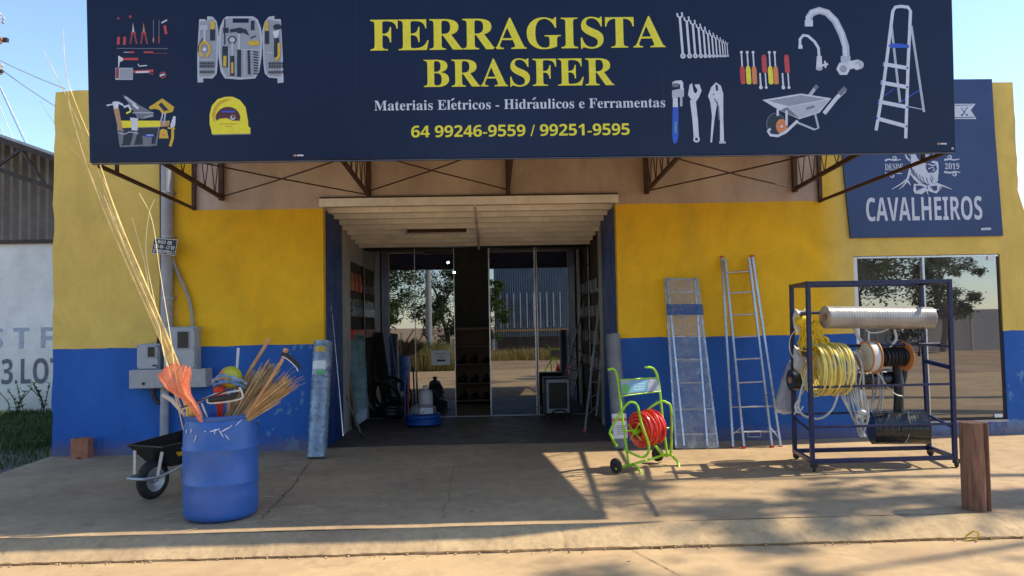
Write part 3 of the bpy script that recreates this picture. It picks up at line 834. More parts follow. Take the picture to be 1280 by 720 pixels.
# tape measure
pr = Print(6.4995)
pr.p(M['iy'], [(-2.354,3.426),(-2.334,3.501),(-2.287,3.555),(-2.226,3.575),(-2.159,3.575),(-2.099,3.546),(-2.052,3.484),(-2.038,3.401),(-2.032,3.374),(-2.029,3.319),(-2.012,3.305),(-2.012,3.257),(-2.334,3.254),(-2.341,3.295),(-2.354,3.343)])
pr.p(M['iyd'], [(-2.334,3.425),(-2.314,3.494),(-2.267,3.541),(-2.206,3.558),(-2.152,3.554),(-2.206,3.541),(-2.267,3.507),(-2.301,3.446),(-2.314,3.363),(-2.327,3.364)])
pr.disc(M['ibr'], [(-2.2,3.389)][0], .105, .10, 20, 0, pi).p(M['ibr'], [(-2.301,3.398),(-2.099,3.395),(-2.099,3.368),(-2.301,3.37)]).ln(M['ib'], [(-2.253,3.448),(-2.139,3.447)], .014)
pr.p(M['iy'], [(-2.314,3.363),(-2.267,3.387),(-2.213,3.393),(-2.16,3.368),(-2.086,3.368),(-2.086,3.347),(-2.314,3.35)]).disc(G, [(-2.16,3.396)][0], .022).disc(M['ibr'], [(-2.156,3.403)][0], .012)
pr.ln(M['iyd'], [(-2.267,3.342),(-2.126,3.341)], .008).ln(M['iyd'], [(-2.227,3.321),(-2.166,3.32)], .008).ln(M['ishade'], [(-2.328,3.25),(-2.012,3.251)], .008)
pr.done('printed_tape_measure', sg)

# three-leaf tool case
pr = Print(6.4995)
CA = M['igl']; CB = M['ig']; N_ = M['navy']
pr.p(CA, [(-2.212,4.27),(-1.989,4.269),(-1.948,4.244),(-1.921,4.174),(-1.908,4.091),(-1.915,3.924),(-1.936,3.786),(-1.97,3.731),(-2.098,3.722),(-2.226,3.734),(-2.26,3.789),(-2.28,3.928),(-2.28,4.094),(-2.266,4.177),(-2.239,4.246)])
pr.p(CB, [(-2.212,4.253),(-1.989,4.251),(-1.962,4.23),(-1.935,4.16),(-1.925,4.077),(-1.929,3.924),(-1.95,3.8),(-1.983,3.745),(-2.098,3.739),(-2.213,3.747),(-2.24,3.803),(-2.26,3.928),(-2.259,4.08),(-2.249,4.163),(-2.225,4.232)])
pr.p(CA, [(-2.441,4.248),(-2.387,4.248),(-2.388,4.22),(-2.374,4.22),(-2.374,4.272),(-2.327,4.268),(-2.293,4.226),(-2.28,4.149),(-2.28,4.066),(-2.287,3.859),(-2.293,3.776),(-2.327,3.735),(-2.408,3.736),(-2.408,3.701),(-2.455,3.702),(-2.458,3.929)])
pr.p(CB, [(-2.435,4.227),(-2.327,4.247),(-2.3,4.205),(-2.293,4.101),(-2.3,3.859),(-2.314,3.769),(-2.341,3.752),(-2.441,3.75),(-2.441,3.998)])
pr.p(CA, [(-1.751,4.242),(-1.806,4.243),(-1.805,4.271),(-1.853,4.264),(-1.887,4.223),(-1.908,4.146),(-1.908,4.063),(-1.899,3.855),(-1.889,3.772),(-1.855,3.737),(-1.781,3.729),(-1.781,3.688),(-1.73,3.694),(-1.736,3.923)])
pr.p(CB, [(-1.755,4.221),(-1.86,4.243),(-1.887,4.202),(-1.894,4.097),(-1.889,3.855),(-1.869,3.765),(-1.842,3.747),(-1.754,3.743),(-1.749,3.992)])
pr.p(N_, [(-2.158,4.253),(-2.022,4.251),(-2.023,4.213),(-2.158,4.214)])
for q in ([(-2.259,4.149),(-2.259,3.997),(-2.192,3.996),(-2.192,3.789),(-2.125,3.788)], [(-2.098,3.981),(-1.929,3.98)], [(-2.057,3.981),(-2.058,3.753)], [(-1.989,4.244),(-1.989,4.133),(-1.942,4.133)], [(-2.428,3.895),(-2.314,3.894)], [(-1.875,3.952),(-1.76,3.951)]): pr.ln(CA, q, .008)
pr.ln(D, [(-2.225,4.246),(-2.226,4.024)], .012).ln(D, [(-2.239,4.149),(-2.192,4.149)], .045).ln(CA, [(-2.178,4.142),(-2.111,4.155),(-2.077,4.141)], .016).p(D, [(-2.185,4.156),(-2.097,4.172),(-2.043,4.154),(-2.016,4.099),(-2.07,4.127),(-2.111,4.113),(-2.124,4.134),(-2.178,4.128)])
pr.ln(CA, [(-2.104,4.12),(-2.104,3.968)], .020).ln(D, [(-2.104,3.981),(-2.105,3.746)], .034)
pr.disc(D, [(-2.162,4.065)][0], .035).disc(CA, [(-2.162,4.065)][0], .024).ln(CA, [(-2.162,4.037),(-2.162,3.913)], .016).ln(D, [(-2.162,3.927),(-2.162,3.754)], .036).ln(M['iyd'], [(-2.162,3.871),(-2.162,3.775)], .018)
pr.ln(D, [(-2.222,4.01),(-2.223,3.83)], .048).ln(M['iyd'], [(-2.223,3.927),(-2.226,3.837)], .026)
pr.p(M['iyd'], [(-2.037,4.043),(-2.003,4.057),(-1.935,4.056),(-1.935,4.015),(-2.01,4.015)]).ln(D, [(-2.009,4.078),(-1.962,4.098)], .01).ln(D, [(-1.989,4.23),(-1.989,4.147)], .03)
for i in range(9):
    y = 64 + i * 3.4
    pr.disc(D, sgp(309.5, y), .013, n=7).ln(D, [sgp(315, y), sgp(321, y + 1)], .010)
pr.ln(M['iyd'], [(-2.327,4.226),(-2.327,4.15)], .036).ln(D, [(-2.327,4.157),(-2.327,4.06)], .042).ln(CA, [(-2.435,4.172),(-2.367,4.171)], .045)
pr.ln(M['iyd'], [(-2.394,4.06),(-2.435,4.012),(-2.435,3.957),(-2.408,3.922)], .022).ln(M['iyd'], [(-2.394,4.06),(-2.354,4.012),(-2.354,3.956),(-2.381,3.922)], .022).ln(D, [(-2.408,4.081),(-2.445,4.012),(-2.445,3.957)], .008).ln(CA, [(-2.394,4.15),(-2.394,4.053)], .02).disc(W, [(-2.394,3.984)][0], .016)
pr.ln(M['iyd'], [(-1.87,4.222),(-1.87,4.132)], .030).ln(D, [(-1.867,4.139),(-1.868,4.028)], .034).disc(D, [(-1.779,4.173)][0], .035, .025).p(W, [(-1.82,4.132),(-1.759,4.152),(-1.772,4.089),(-1.8,4.062)]).ln(D, [(-1.786,4.076),(-1.787,3.909)], .042).ln(M['iyd'], [(-1.766,4.034),(-1.766,3.923),(-1.794,3.882)], .024)
for i in range(9):
    for (xa, y) in ((249.5, 79), (249.5, 83), (249.5, 90), (334.5, 79), (334.5, 83), (334.5, 90)):
        pr.ln(D, [sgp(xa + i * 2.1, y - 1.6), sgp(xa + i * 2.1, y + 1.6)], .009)
pr.done('printed_tool_case', sg)

# open tool bag
pr = Print(6.4995)
S_ = M['ishade']
pr.p(S_, [(-3.13,3.332),(-2.769,3.328),(-2.796,3.164),(-3.102,3.154)]).p(D, [(-3.116,3.318),(-2.783,3.314),(-2.809,3.178),(-3.089,3.168)]).ln(S_, [(-3.083,3.304),(-3.096,3.182)], .03).ln(S_, [(-2.963,3.316),(-3.002,3.167)], .03).p(S_, [(-2.916,3.248),(-2.836,3.247),(-2.842,3.158),(-2.909,3.159)])
pr.p(S_, [(-3.084,3.605),(-2.984,3.536),(-2.837,3.452),(-2.85,3.411),(-2.957,3.398),(-3.01,3.495)]).ln(G, [(-3.064,3.585),(-2.97,3.515)], .02).ln(W, [(-2.997,3.522),(-2.95,3.481)], .02).ln(G, [(-2.997,3.447),(-2.823,3.445)], .008).ln(S_, [(-2.93,3.405),(-2.823,3.424)], .03).ln(G, [(-2.903,3.405),(-2.83,3.424)], .008)
pr.p(M['iy'], [(-3.11,3.38),(-2.689,3.375),(-2.696,3.327),(-3.09,3.318)]).p(M['iwd'], [(-2.77,3.376),(-2.696,3.375),(-2.696,3.327),(-2.763,3.328)])
pr.p(M['iyd'], [(-2.863,3.493),(-2.75,3.567),(-2.649,3.491),(-2.663,3.45),(-2.75,3.43),(-2.77,3.465),(-2.81,3.479),(-2.85,3.473)]).p(D, [(-2.783,3.513),(-2.757,3.533),(-2.696,3.464),(-2.736,3.457)])
pr.ln(M['iwd'], [(-3.137,3.496),(-3.096,3.298)], .045, .035).p(W, [(-3.217,3.518),(-3.171,3.524),(-3.158,3.545),(-3.117,3.544),(-3.077,3.523),(-3.071,3.502),(-3.111,3.523),(-3.124,3.483),(-3.151,3.483),(-3.164,3.517),(-3.211,3.504)])
pr.ln(W, [(-3.071,3.496),(-3.031,3.509),(-3.01,3.468)], .02).ln(M['iy'], [(-3.05,3.441),(-3.01,3.461)], .015).ln(W, [(-3.017,3.392),(-2.963,3.392),(-2.97,3.296)], .028).ln(W, [(-2.99,3.385),(-2.99,3.296)], .03).ln(G, [(-3.116,3.277),(-3.063,3.263),(-3.023,3.283),(-2.949,3.268)], .008)
pr.ln(G, [(-2.743,3.444),(-2.763,3.362)], .012).ln(G, [(-2.723,3.444),(-2.736,3.341)], .012).p(M['iyd'], [(-2.769,3.294),(-2.743,3.307),(-2.709,3.293),(-2.696,3.224),(-2.776,3.225)]).disc(M['io'], [(-2.736,3.252)][0], .014)
pr.p(W, [(-2.683,3.334),(-2.656,3.415),(-2.636,3.408),(-2.642,3.333),(-2.656,3.313),(-2.676,3.313)]).ln(M['iyd'], [(-2.703,3.313),(-2.642,3.306)], .014).ln(M['iyd'], [(-2.662,3.313),(-2.662,3.231),(-2.682,3.156)], .024).p(M['ib'], [(-2.889,3.261),(-2.816,3.26),(-2.816,3.239),(-2.889,3.24)]).ln(W, [(-2.876,3.254),(-2.823,3.253)], .006)
pr.done('printed_tool_bag', sg)

# red pliers and hammer set
pr = Print(6.4995)
DR = M['idr']
pr.disc(DR, [(-3.121,4.261)][0], .012, n=8).disc(DR, [(-3.02,4.274)][0], .014, n=8)
for px in (150, 157.5): pr.ln(M['ir'], [sgp(px, 46), sgp(px - .8, 56)], .022)
for px, hh in ((168, M['igl']), (181, M['iwd'])):
    pr.p(hh, [sgp(px - 1.5, 40), sgp(px, 28), sgp(px + 1.5, 40)]).ln(DR, [sgp(px - 1, 40), sgp(px - 4, 55)], .014).ln(DR, [sgp(px + 1, 40), sgp(px + 4, 55)], .014).ln(M['ir'], [sgp(px - 1.5, 40), sgp(px - 2.2, 43)], .012).ln(M['ir'], [sgp(px + 1.5, 40), sgp(px + 2.2, 43)], .012)
pr.ln(S_, [(-2.825,4.244),(-2.825,4.099)], .006).ln(DR, [(-2.825,4.099),(-2.825,4.044)], .014).ln(G, [(-2.825,4.085),(-2.825,4.057)], .006).ln(S_, [(-2.778,4.244),(-2.778,4.112)], .006).ln(DR, [(-2.778,4.112),(-2.778,4.043)], .014)
pr.ln(W, [(-2.758,4.216),(-2.711,4.243)], .012).ln(M['ir'], [(-2.731,4.195),(-2.718,4.119)], .022).ln(S_, [(-3.133,4.001),(-2.704,3.994)], .006)
pr.ln(G, [(-3.073,3.966),(-3.026,3.966)], .007).ln(M['ir'], [(-3.026,3.966),(-2.986,3.966)], .014).ln(M['ir'], [(-2.905,3.965),(-2.825,3.964)], .014).ln(DR, [(-2.825,3.954),(-2.71,3.953)], .005)
pr.ln(M['ir'], [(-3.079,3.908),(-2.952,3.907)], .020).p(W, [(-3.113,3.936),(-3.079,3.915),(-3.079,3.894),(-3.106,3.881),(-3.112,3.839),(-3.119,3.839),(-3.119,3.936)]).ln(W, [(-2.952,3.865),(-2.945,3.845),(-2.878,3.851)], .009)
pr.p(G, [(-3.142,3.833),(-2.995,3.831),(-2.995,3.728),(-3.142,3.73)]).p(DR, [(-3.139,3.829),(-3.112,3.829),(-3.112,3.743),(-3.139,3.743)]).p(M['ig'], [(-3.105,3.826),(-2.998,3.824),(-2.998,3.735),(-3.105,3.736)])
pr.ln(M['ir'], [(-2.992,3.797),(-2.824,3.805)], .022).ln(W, [(-2.972,3.793),(-2.858,3.795)], .016).ln(DR, [(-2.864,3.789),(-2.824,3.774)], .012).disc(DR, [(-2.744,3.767)][0], .030).disc(D, [(-2.744,3.767)][0], .018).ln(W, [(-2.77,3.76),(-2.73,3.774)], .014)
pr.done('printed_pliers_set', sg)
# two tiny printer's marks
for (px, py) in ((361, 194), (1172, 178)):
    pr = Print(6.4995); pr.disc(M['io'], sgp(px + 1.5, py), .012, .010, 8).ln(W, [sgp(px + 4, py), sgp(px + 12, py)], .014).ln(M['ig'], [sgp(px + 5, py + .8), sgp(px + 11, py + .8)], .004)
    pr.done('printed_mark', sg)

# ------------------------------------------------------------------ the other board on the wall
s2 = thing('wall_sign', 'faded blue barber board with a bearded face fixed to the right wall', 'sign', (5.7, 9.8, 2.6))
TL = 4.58
P4 = [(4.667, 2.628), (6.676, 2.627), (6.655, 3.35), (6.635, 4.0), (6.629, 4.695), (4.56, 4.70), (4.62, 3.4)]
MB().prism(P4, 9.768, 9.797).build('board', M['navy2'], s2)
Yb = 9.7645
text('CAVALHEIROS', 'sans', (4.882,9.77,2.84)[0], (6.411,9.77,2.826)[0], (4.882,9.77,2.845)[2], (4.895,9.77,3.147)[2], Yb, M['iw'], s2, tilt=(6.412,9.77,2.847)[2] - (6.412,9.77,2.847)[2], offset=.0, spacing=1.0)
text('DESDE', 'serif', (5.152,9.77,3.505)[0], (5.395,9.77,3.502)[0], (5.152,9.77,3.505)[2], (5.156,9.77,3.589)[2], Yb, M['iw'], s2)
text('2019', 'serif', (5.945,9.77,3.51)[0], (6.136,9.77,3.507)[0], (5.945,9.77,3.51)[2], (5.949,9.77,3.589)[2], Yb, M['iw'], s2, ref='1')
pr = Print(9.7665)
# scroll ornaments
for q in ([(5.157,3.631),(5.2,3.651),(5.284,3.635),(5.369,3.644)], [(5.15,3.468),(5.213,3.457),(5.288,3.467),(5.372,3.46)], [(5.941,3.631),(6.005,3.641),(6.068,3.629),(6.143,3.639)], [(5.933,3.473),(6.017,3.462),(6.071,3.477),(6.145,3.465)]):
    pr.ln(W, q, .026, .012)
for c in ([(5.286,3.666)][0], [(5.244,3.43)][0], [(6.016,3.667)][0], [(6.069,3.44)][0]):
    pr.disc(W, c, .030, .026, 12).disc(M['navy2'], (c[0] - .004, c[1]), .016, .013, 10)
# ear, head, sunglasses, beard, collar and bow tie
pr.ln(W, [(5.43,3.827),(5.426,3.733),(5.444,3.669),(5.485,3.627)], .022).ln(W, [(5.472,3.806),(5.479,3.742),(5.488,3.69)], .012)
pr.p(W, [(5.523,4.005),(5.551,3.931),(5.553,3.742),(5.592,3.646),(5.674,3.593),(5.726,3.581),(5.792,3.623),(5.855,3.611),(5.863,3.558),(5.859,3.464),(5.845,3.391),(5.799,3.328),(5.745,3.297),(5.693,3.319),(5.599,3.341),(5.538,3.405),(5.5,3.49),(5.494,3.595)])
pr.p(M['navy2'], [(5.562,3.931),(5.564,3.752),(5.613,3.657),(5.707,3.624),(5.793,3.644),(5.889,3.653),(5.912,3.927)])
pr.disc(W, [(5.691,3.729)][0], .066, .058, 18).disc(W, [(5.829,3.738)][0], .044, .05, 16).ln(W, [(5.556,3.805),(5.629,3.772)], .02)
pr.disc(M['igl'], [(5.701,3.719)][0], .045, .038, 14)
pr.p(M['navy2'], [(5.694,3.571),(5.759,3.602),(5.832,3.58),(5.839,3.506),(5.795,3.465),(5.721,3.466),(5.692,3.519)]).ln(W, [(5.723,3.518),(5.788,3.538),(5.808,3.507),(5.775,3.486)], .012).ln(W, [(5.726,3.581),(5.778,3.56),(5.832,3.569)], .014)
for (a_, c_) in ((1142, 210), (1145, 215), (1148, 219), (1152, 222), (1156, 224), (1161, 226), (1166, 226)):
    u = ((a_ - 1057) * .01021 + 4.63, 3.56 - (c_ - 205) * .01021)
    pr.ln(M['navy2'], [(u[0], u[1] + .05), (u[0] + .015, u[1]), (u[0] + .035, u[1] - .05)], .012, .003)
pr.ln(M['navy2'], [(5.751,3.434),(5.781,3.391),(5.769,3.35)], .01).ln(M['navy2'], [(5.482,3.564),(5.53,3.447),(5.611,3.362),(5.693,3.319)], .012)
pr.ln(W, [(5.471,3.543),(5.488,3.458),(5.538,3.384),(5.609,3.32),(5.692,3.288)], .024)
pr.ln(W, [(5.479,3.49),(5.442,3.386),(5.355,3.324),(5.226,3.252)], .040, .006).ln(W, [(5.442,3.365),(5.375,3.292),(5.32,3.251)], .024, .004).ln(W, [(5.442,3.365),(5.481,3.301)], .03, .006)
pr.ln(W, [(5.82,3.317),(5.924,3.284),(6.028,3.241)], .034, .004).ln(W, [(5.82,3.317),(5.891,3.253)], .03, .008).ln(W, [(5.798,3.307),(5.844,3.38)], .018)
pr.p(W, [(5.524,3.322),(5.609,3.32),(5.692,3.288),(5.757,3.318),(5.852,3.317),(5.859,3.233),(5.814,3.192),(5.741,3.214),(5.689,3.235),(5.624,3.184),(5.529,3.196),(5.51,3.238)])
pr.p(M['navy2'], [(5.544,3.3),(5.608,3.299),(5.67,3.278),(5.616,3.257),(5.552,3.227)]).p(M['navy2'], [(5.734,3.287),(5.83,3.296),(5.827,3.233),(5.784,3.223)]).disc(M['navy2'], [(5.696,3.267)][0], .012).ln(W, [(5.689,3.235),(5.707,3.162)], .02, .004)
# pennant with crossed scissors
pr.p(W, [(5.975,4.37),(6.39,4.366),(6.322,4.282),(6.391,4.164),(5.966,4.169)]).p(M['navy2'], [(5.966,4.19),(6.36,4.192),(6.36,4.181),(5.966,4.18)]).p(M['navy2'], [(5.974,4.353),(6.347,4.353),(6.347,4.345),(5.974,4.345)])
pr.ln(M['navy2'], [(6.196,4.315),(6.245,4.229)], .012).ln(M['navy2'], [(6.282,4.324),(6.213,4.23)], .012).disc(M['navy2'], [(6.202,4.219)][0], .014).disc(M['navy2'], [(6.266,4.219)][0], .014)
pr.ln(W, [(6.384,2.717),(6.512,2.72)], .03).ln(M['ig'], [(6.406,2.717),(6.501,2.72)], .008)
pr.done('printed_emblem', s2)

# ------------------------------------------------------------------ neighbour shed on the left
nb = thing('neighbour_shed', 'whitewashed shed with dark corrugated upper wall left of the yellow shop', 'building', (-12, 15, 0))
ZW = 3.33
MB().box(-34, -7.9, 15.0, 15.25, -.1, ZW).build('wall', M['whitewall'], nb)
MB().box(-34, -7.9, 14.93, 15.0, ZW, ZW + .07).build('ledge', M['dsteel'], nb)
def topz(x): return 5.75 - (x + 9.2) * .30
e0 = (-9.613,13.9,5.456); e1 = (-7.698,13.9,4.749)
sl_ = (e1[2] - e0[2]) / (e1[0] - e0[0])
def ez(x): return e0[2] + sl_ * (x - e0[0])
n = 260; vs = []
for i in range(n + 1):
    x = -30 + 22.1 * i / n; y = 14.99 - (.035 if i % 2 else 0)
    vs += [(x, y, ZW + .05), (x, y, ez(x) - .01)]
b = MB().add(vs, [(2 * i, 2 * i + 2, 2 * i + 3, 2 * i + 1) for i in range(n)])
b.build('cladding', M['corr'], nb)
MB().hexa([(-20, 13.9, ez(-20)), (-7.2, 13.9, ez(-7.2)), (-7.2, 16, ez(-7.2)), (-20, 16, ez(-20)), (-20, 13.9, ez(-20) + .05), (-7.2, 13.9, ez(-7.2) + .05), (-7.2, 16, ez(-7.2) + .05), (-20, 16, ez(-20) + .05)]).build('roof', M['roof'], nb)
MB().bar((-20, 13.95, ez(-20) - .06), (-7.2, 13.95, ez(-7.2) - .06), .06, .08).build('truss_chord', M['dsteel'], nb)
MB().bar((-20, 13.95, ez(-20) - .60), (-7.2, 13.95, ez(-7.2) - .60), .06, .08).build('truss_chord', M['dsteel'], nb)
for i in range(14):
    x = -8.0 - i * .42; xb = x - .42
    MB().bar((x, 13.95, ez(x) - (.1 if i % 2 else .56)), (xb, 13.95, ez(xb) - (.56 if i % 2 else .1)), .045).build('truss_web', M['dsteel'], nb)
p0 = (-9.392,14.99,0.587); p1 = (-8.385,14.99,0.565)
q0 = (-9.399,14.99,1.166)
text('3.LOT.07', 'sans', p0[0] + .02, p0[0] + 1.75, (-9.242,14.99,0.645)[2], (-9.248,14.99,1.117)[2], 14.994, M['oldblack'], nb, spacing=1.0)
text('63', 'sans', p0[0] - .62, p0[0] - .26, (-9.242,14.99,0.645)[2], (-9.248,14.99,1.117)[2], 14.994, M['oldblack'], nb)
text('S T F', 'sans', p0[0] - .22, (-8.407,14.99,1.39)[0], (-9.25,14.99,1.315)[2], (-9.255,14.99,1.713)[2], 14.994, M['oldblue'], nb)

# grass and weeds at the foot of that wall
def blades(name, n, xr, yr, h, m, zf, lean=.5, w=.008, clump=None):
    b = MB()
    for i in range(n):
        if clump:
            c = random.choice(clump); x = random.gauss(c[0], c[2]); y = random.gauss(c[1], c[2])
        else:
            x = random.uniform(*xr); y = random.uniform(*yr)
        z = zf(x, y); a = random.uniform(0, 2 * pi); hh = h * random.uniform(.35, 1.25); l = lean * random.uniform(.2, 1) * hh
        dx, dy = cos(a) * l, sin(a) * l; px, py = -sin(a) * w, cos(a) * w
        k = random.uniform(.6, 1.3)
        b.add([(x - px * k, y - py * k, z - .02), (x + px * k, y + py * k, z - .02), (x + dx * .4 + px * k * .8, y + dy * .4 + py * k * .8, z + hh * .6), (x + dx * .4 - px * k * .8, y + dy * .4 - py * k * .8, z + hh * .6), (x + dx, y + dy, z + hh * (1 - .25 * random.random()))], [(0, 1, 2, 3), (3, 2, 4)])
    return b.build(name, m, smooth=None)
zl = lambda x, y: gz(y) - .03
cl = [(random.uniform(-10, -5.7), random.uniform(10.6, 14.8), random.uniform(.12, .3)) for i in range(70)]
o = blades('grass', 15000, None, None, .16, M['grassg'], zl, .6, .010, cl)
tag(o, 'dark green tufted grass and weeds before the whitewashed shed wall', 'grass', kind='stuff')
o = blades('grass', 5000, (-10.5, -5.6), (9.2, 14.9), .08, M['grassg'], zl, .9, .008)
tag(o, 'short thin ground cover on the grey soil left of the shop', 'grass', kind='stuff')
b = MB()
for i in range(14):
    x0 = random.uniform(-9.9, -8.2); y0 = 14.7; hh = random.uniform(.35, .75)
    st = smoothpts([(x0, y0, 0), (x0 + random.uniform(-.1, .1), y0, hh * .5), (x0 + random.uniform(-.2, .2), y0 - .05, hh)], 4)
    b.tube(st, .008, 4)
    for k in range(26):
        p = st[random.randrange(3, len(st))]; a = random.uniform(0, 6.28); s = random.uniform(.03, .08)
        q = p + Vector((cos(a) * s, sin(a) * s, random.uniform(-.3, .7) * s))
        t = Vector((-sin(a), cos(a), 0)) * s * .35
        b.add([p, p.lerp(q, .5) + t, q + (q - p) * .3, p.lerp(q, .5) - t], [(0, 1, 2, 3)])
o = b.build('weed', M['leaf2'], smooth=None); tag(o, 'tall leafy weeds along the foot of the whitewashed shed wall', 'weeds', kind='stuff')

# ------------------------------------------------------------------ utility pole and wires behind the shed
up_ = thing('utility_pole', 'pole with crossarm and insulators at the far left edge above the shed roof', 'pole', (-13.6, 18.5, 0))
MB().lathe([(.13, 0), (.09, 10.5)], (-12.62, 18.5, 0), (0, 0, 1), 12).build('pole', M['concl'], up_, smooth=True)
c = (-11.653,18.5,8.666)
MB().bar((c[0] - 1.4, 18.5, c[2]), (c[0] + .15, 18.5, c[2]), .09).build('crossarm', M['dsteel'], up_)
MB().bar((c[0] - 1.4, 18.4, c[2] - .8), (c[0] + .1, 18.4, c[2] - .8), .07).build('crossarm', M['dsteel'], up_)
for (px, py) in ((1, 18), (6, 24), (3, 50), (4, 84)):
    q = (-11.641,18.5,9.254)
    x = c[0] + (px - 2) * .019; z = c[2] + (50 - py) * .019
    MB().lathe([(.01, -.12), (.035, -.1), (.035, -.06), (.02, -.04), (.035, -.02), (.035, .02), (.012, .05)], (x, 18.45, z), (.2, 0, 1), 10).build('insulator', M['brick'] if py == 50 else M['concl'], up_, smooth=True)
o = MB().box(c[0] - .06, c[0] + .04, 18.4, 18.5, c[2] - .85, c[2] - .6).build('fuse_box', M['concl'], up_)
def wire(p, q, sagv, lab, r=.009):
    P = [Vector(p).lerp(Vector(q), i / 12) + Vector((0, 0, -sagv * 4 * (i / 12) * (1 - i / 12))) for i in range(13)]
    tag(MB().tube(P, r, 5).build('wire', M['meter']), lab, 'wire', 'overhead wires at the far left')
A0 = (-11.632,18.5,8.509); 
for (s_, e_, sg_, nm) in (((4, 85), (47, 192), .12, 'lowest of the slack wires coming down onto the shed roof'),
                     ((5, 60), (56, 195), .22, 'second slack wire coming down onto the shed roof'),
                     ((3, 40), (66, 199), .10, 'third slack wire coming down onto the shed roof beside the yellow wall'),
                     ((4, 70), (36, 185), .15, 'leftmost slack wire coming down onto the shed roof'), ((3, 34), (72, 178), .02, 'taut wire ending just above the shed roof corner'),
                     ((2, 28), (75, 190), .05, 'nearly straight wire running down behind the left corner of the yellow wall')):
    k = .01953
    f_ = lambda q: (-12.36 + (q[0] - 2) * k * .98, 18.5, 8.66 - (q[1] - 50) * k)
    wire(f_(s_), f_(e_), sg_, nm)
for (s_, e_, nm) in (((5, 58), (118, 112), 'upper long wire running right and passing behind the shop sign'), ((5, 60), (112, 138), 'lower long wire dropping right behind the yellow wall')):
    f_ = lambda q: (-12.36 + (q[0] - 2) * .0192, 18.5, 8.66 - (q[1] - 50) * .0193)
    wire(f_(s_), f_(e_), .05, nm, .013)

# hollow clay brick standing by the wall
hb = thing('hollow_brick', 'red hollow clay brick standing on end against the blue wall', 'brick', (-5.095,9.603,0.057))
x0, x1 = -5.16, -4.955; yb_ = 9.60; z0 = gz(9.6)
b = MB()
wv = [(x0, z0), (x1, z0), (x1, z0 + .245), (x0, z0 + .245)]
b.box(x0, x1, yb_, yb_ + .012, z0 + .02, z0 + .245).box(x0, x1, yb_ + .13, yb_ + .142, z0, z0 + .245)
b.box(x0, x0 + .014, yb_ + .012, yb_ + .13, z0, z0 + .245).box(x1 - .014, x1, yb_ + .012, yb_ + .13, z0, z0 + .245)
b.box(x0, x0 + .07, yb_, yb_ + .012, z0, z0 + .02).box(x1 - .07, x1, yb_, yb_ + .012, z0, z0 + .02)
for i in range(1, 3): b.box(x0 + .014, x1 - .014, yb_ + .012, yb_ + .13, z0 + .08 * i, z0 + .08 * i + .01)
for i in range(6): b.box(x0 + .012 + i * .032, x0 + .026 + i * .032, yb_ - .003, yb_, z0 + .03, z0 + .24)
b.build('shell', M['brick'], hb)

# ------------------------------------------------------------------ riser pipe, meters, address plate
rp = thing('riser_pipe', 'tall grey riser pipe and cables fixed on the yellow wall above the meters', 'pipe', (-4.07, 9.75, .05))
MB().tube([(-4.051,9.72,3.754), (-4.048,9.72,2.437), (-4.056,9.72,1.616)], .072, 18).build('pipe', M['conduit'], rp, smooth=True)
MB().tube([(-4.147,9.76,3.764), (-4.134,9.76,2.442), (-4.142,9.76,1.687), (-4.181,9.76,1.418)], .020, 8).build('cable', M['dsteel'], rp, smooth=True)
MB().tube([(-4.074,9.72,0.9), (-4.083,9.72,0.238)], .052, 14).build('pipe', M['conduit'], rp, smooth=True)
for py in (240, 296, 372):
    a = (-4.041,9.7,3.343); z = a[2] - (py - 240) * .0101
    MB().lathe([(.076, -.012), (.080, 0), (.076, .012)], (a[0], 9.72, z), (0, 0, 1), 16).build('clamp', M['galv'], rp, smooth=True)
    MB().box(a[0] - .10, a[0] + .08, 9.765, 9.80, z - .012, z + .012).build('clamp_strap', M['galv'], rp)
MB().tube(smoothpts([(-4.007,9.74,2.559), (-3.941,9.75,2.357), (-3.825,9.76,2.083), (-3.765,9.76,1.881), (-3.745,9.76,1.63)]), .020, 10).build('elbow_pipe', M['conduit'], rp, smooth=True)
MB().tube(smoothpts([(-4.211,9.74,0.901), (-4.212,9.72,0.804), (-4.158,9.71,0.725), (-4.09,9.71,0.703)]), .028, 10).build('cable', M['dsteel'], rp, smooth=True)

def meter(name, lab, TL, BR, depth, winr, extra):
    x0, z1 = TL; x1, z0 = BR; y1 = 9.798; y0 = y1 - depth
    t = thing(name, lab, 'meter box', ((x0 + x1) / 2, y1, z0))
    MB().box(x0, x1, y0 + .035, y1, z0, z1).build('case', M['meter'], t, bevel=.008)
    MB().box(x0 + .008, x1 - .008, y0, y0 + .033, z0 + .012, z1 - .012).build('cover', M['meter'], t, bevel=.012)
    a, b_, c, d = winr
    w = MB().box(a, b_, y0 - .006, y0 + .001, c, d).build('window_frame', M['conduit'], t, bevel=.004)
    MB().box(a + .018, b_ - .018, y0 - .009, y0 - .0065, c + .018, d - .018).build('window', M['black'], t)
    for (sx, sz) in ((x0 + .02, z1 - .03), (x1 - .02, z1 - .03), (x0 + .02, z0 + .03), (x1 - .02, z0 + .03)):
        MB().lathe([(.007, -.002), (.007, .003), (.004, .005)], (sx, y0, sz), (0, -1, 0), 8).build('screw', M['dsteel'], t)
    MB().box(x1 - .035, x1 - .015, y0 - .008, y0 + .001, (z0 + z1) / 2 - .03, (z0 + z1) / 2 + .01).build('latch', M['conduit'], t, bevel=.002)
    for e in extra:
        MB().box(*e[:2], y0 - .006, y0 + .001, *e[2:]).build('latch', M['dsteel'], t)
    return t
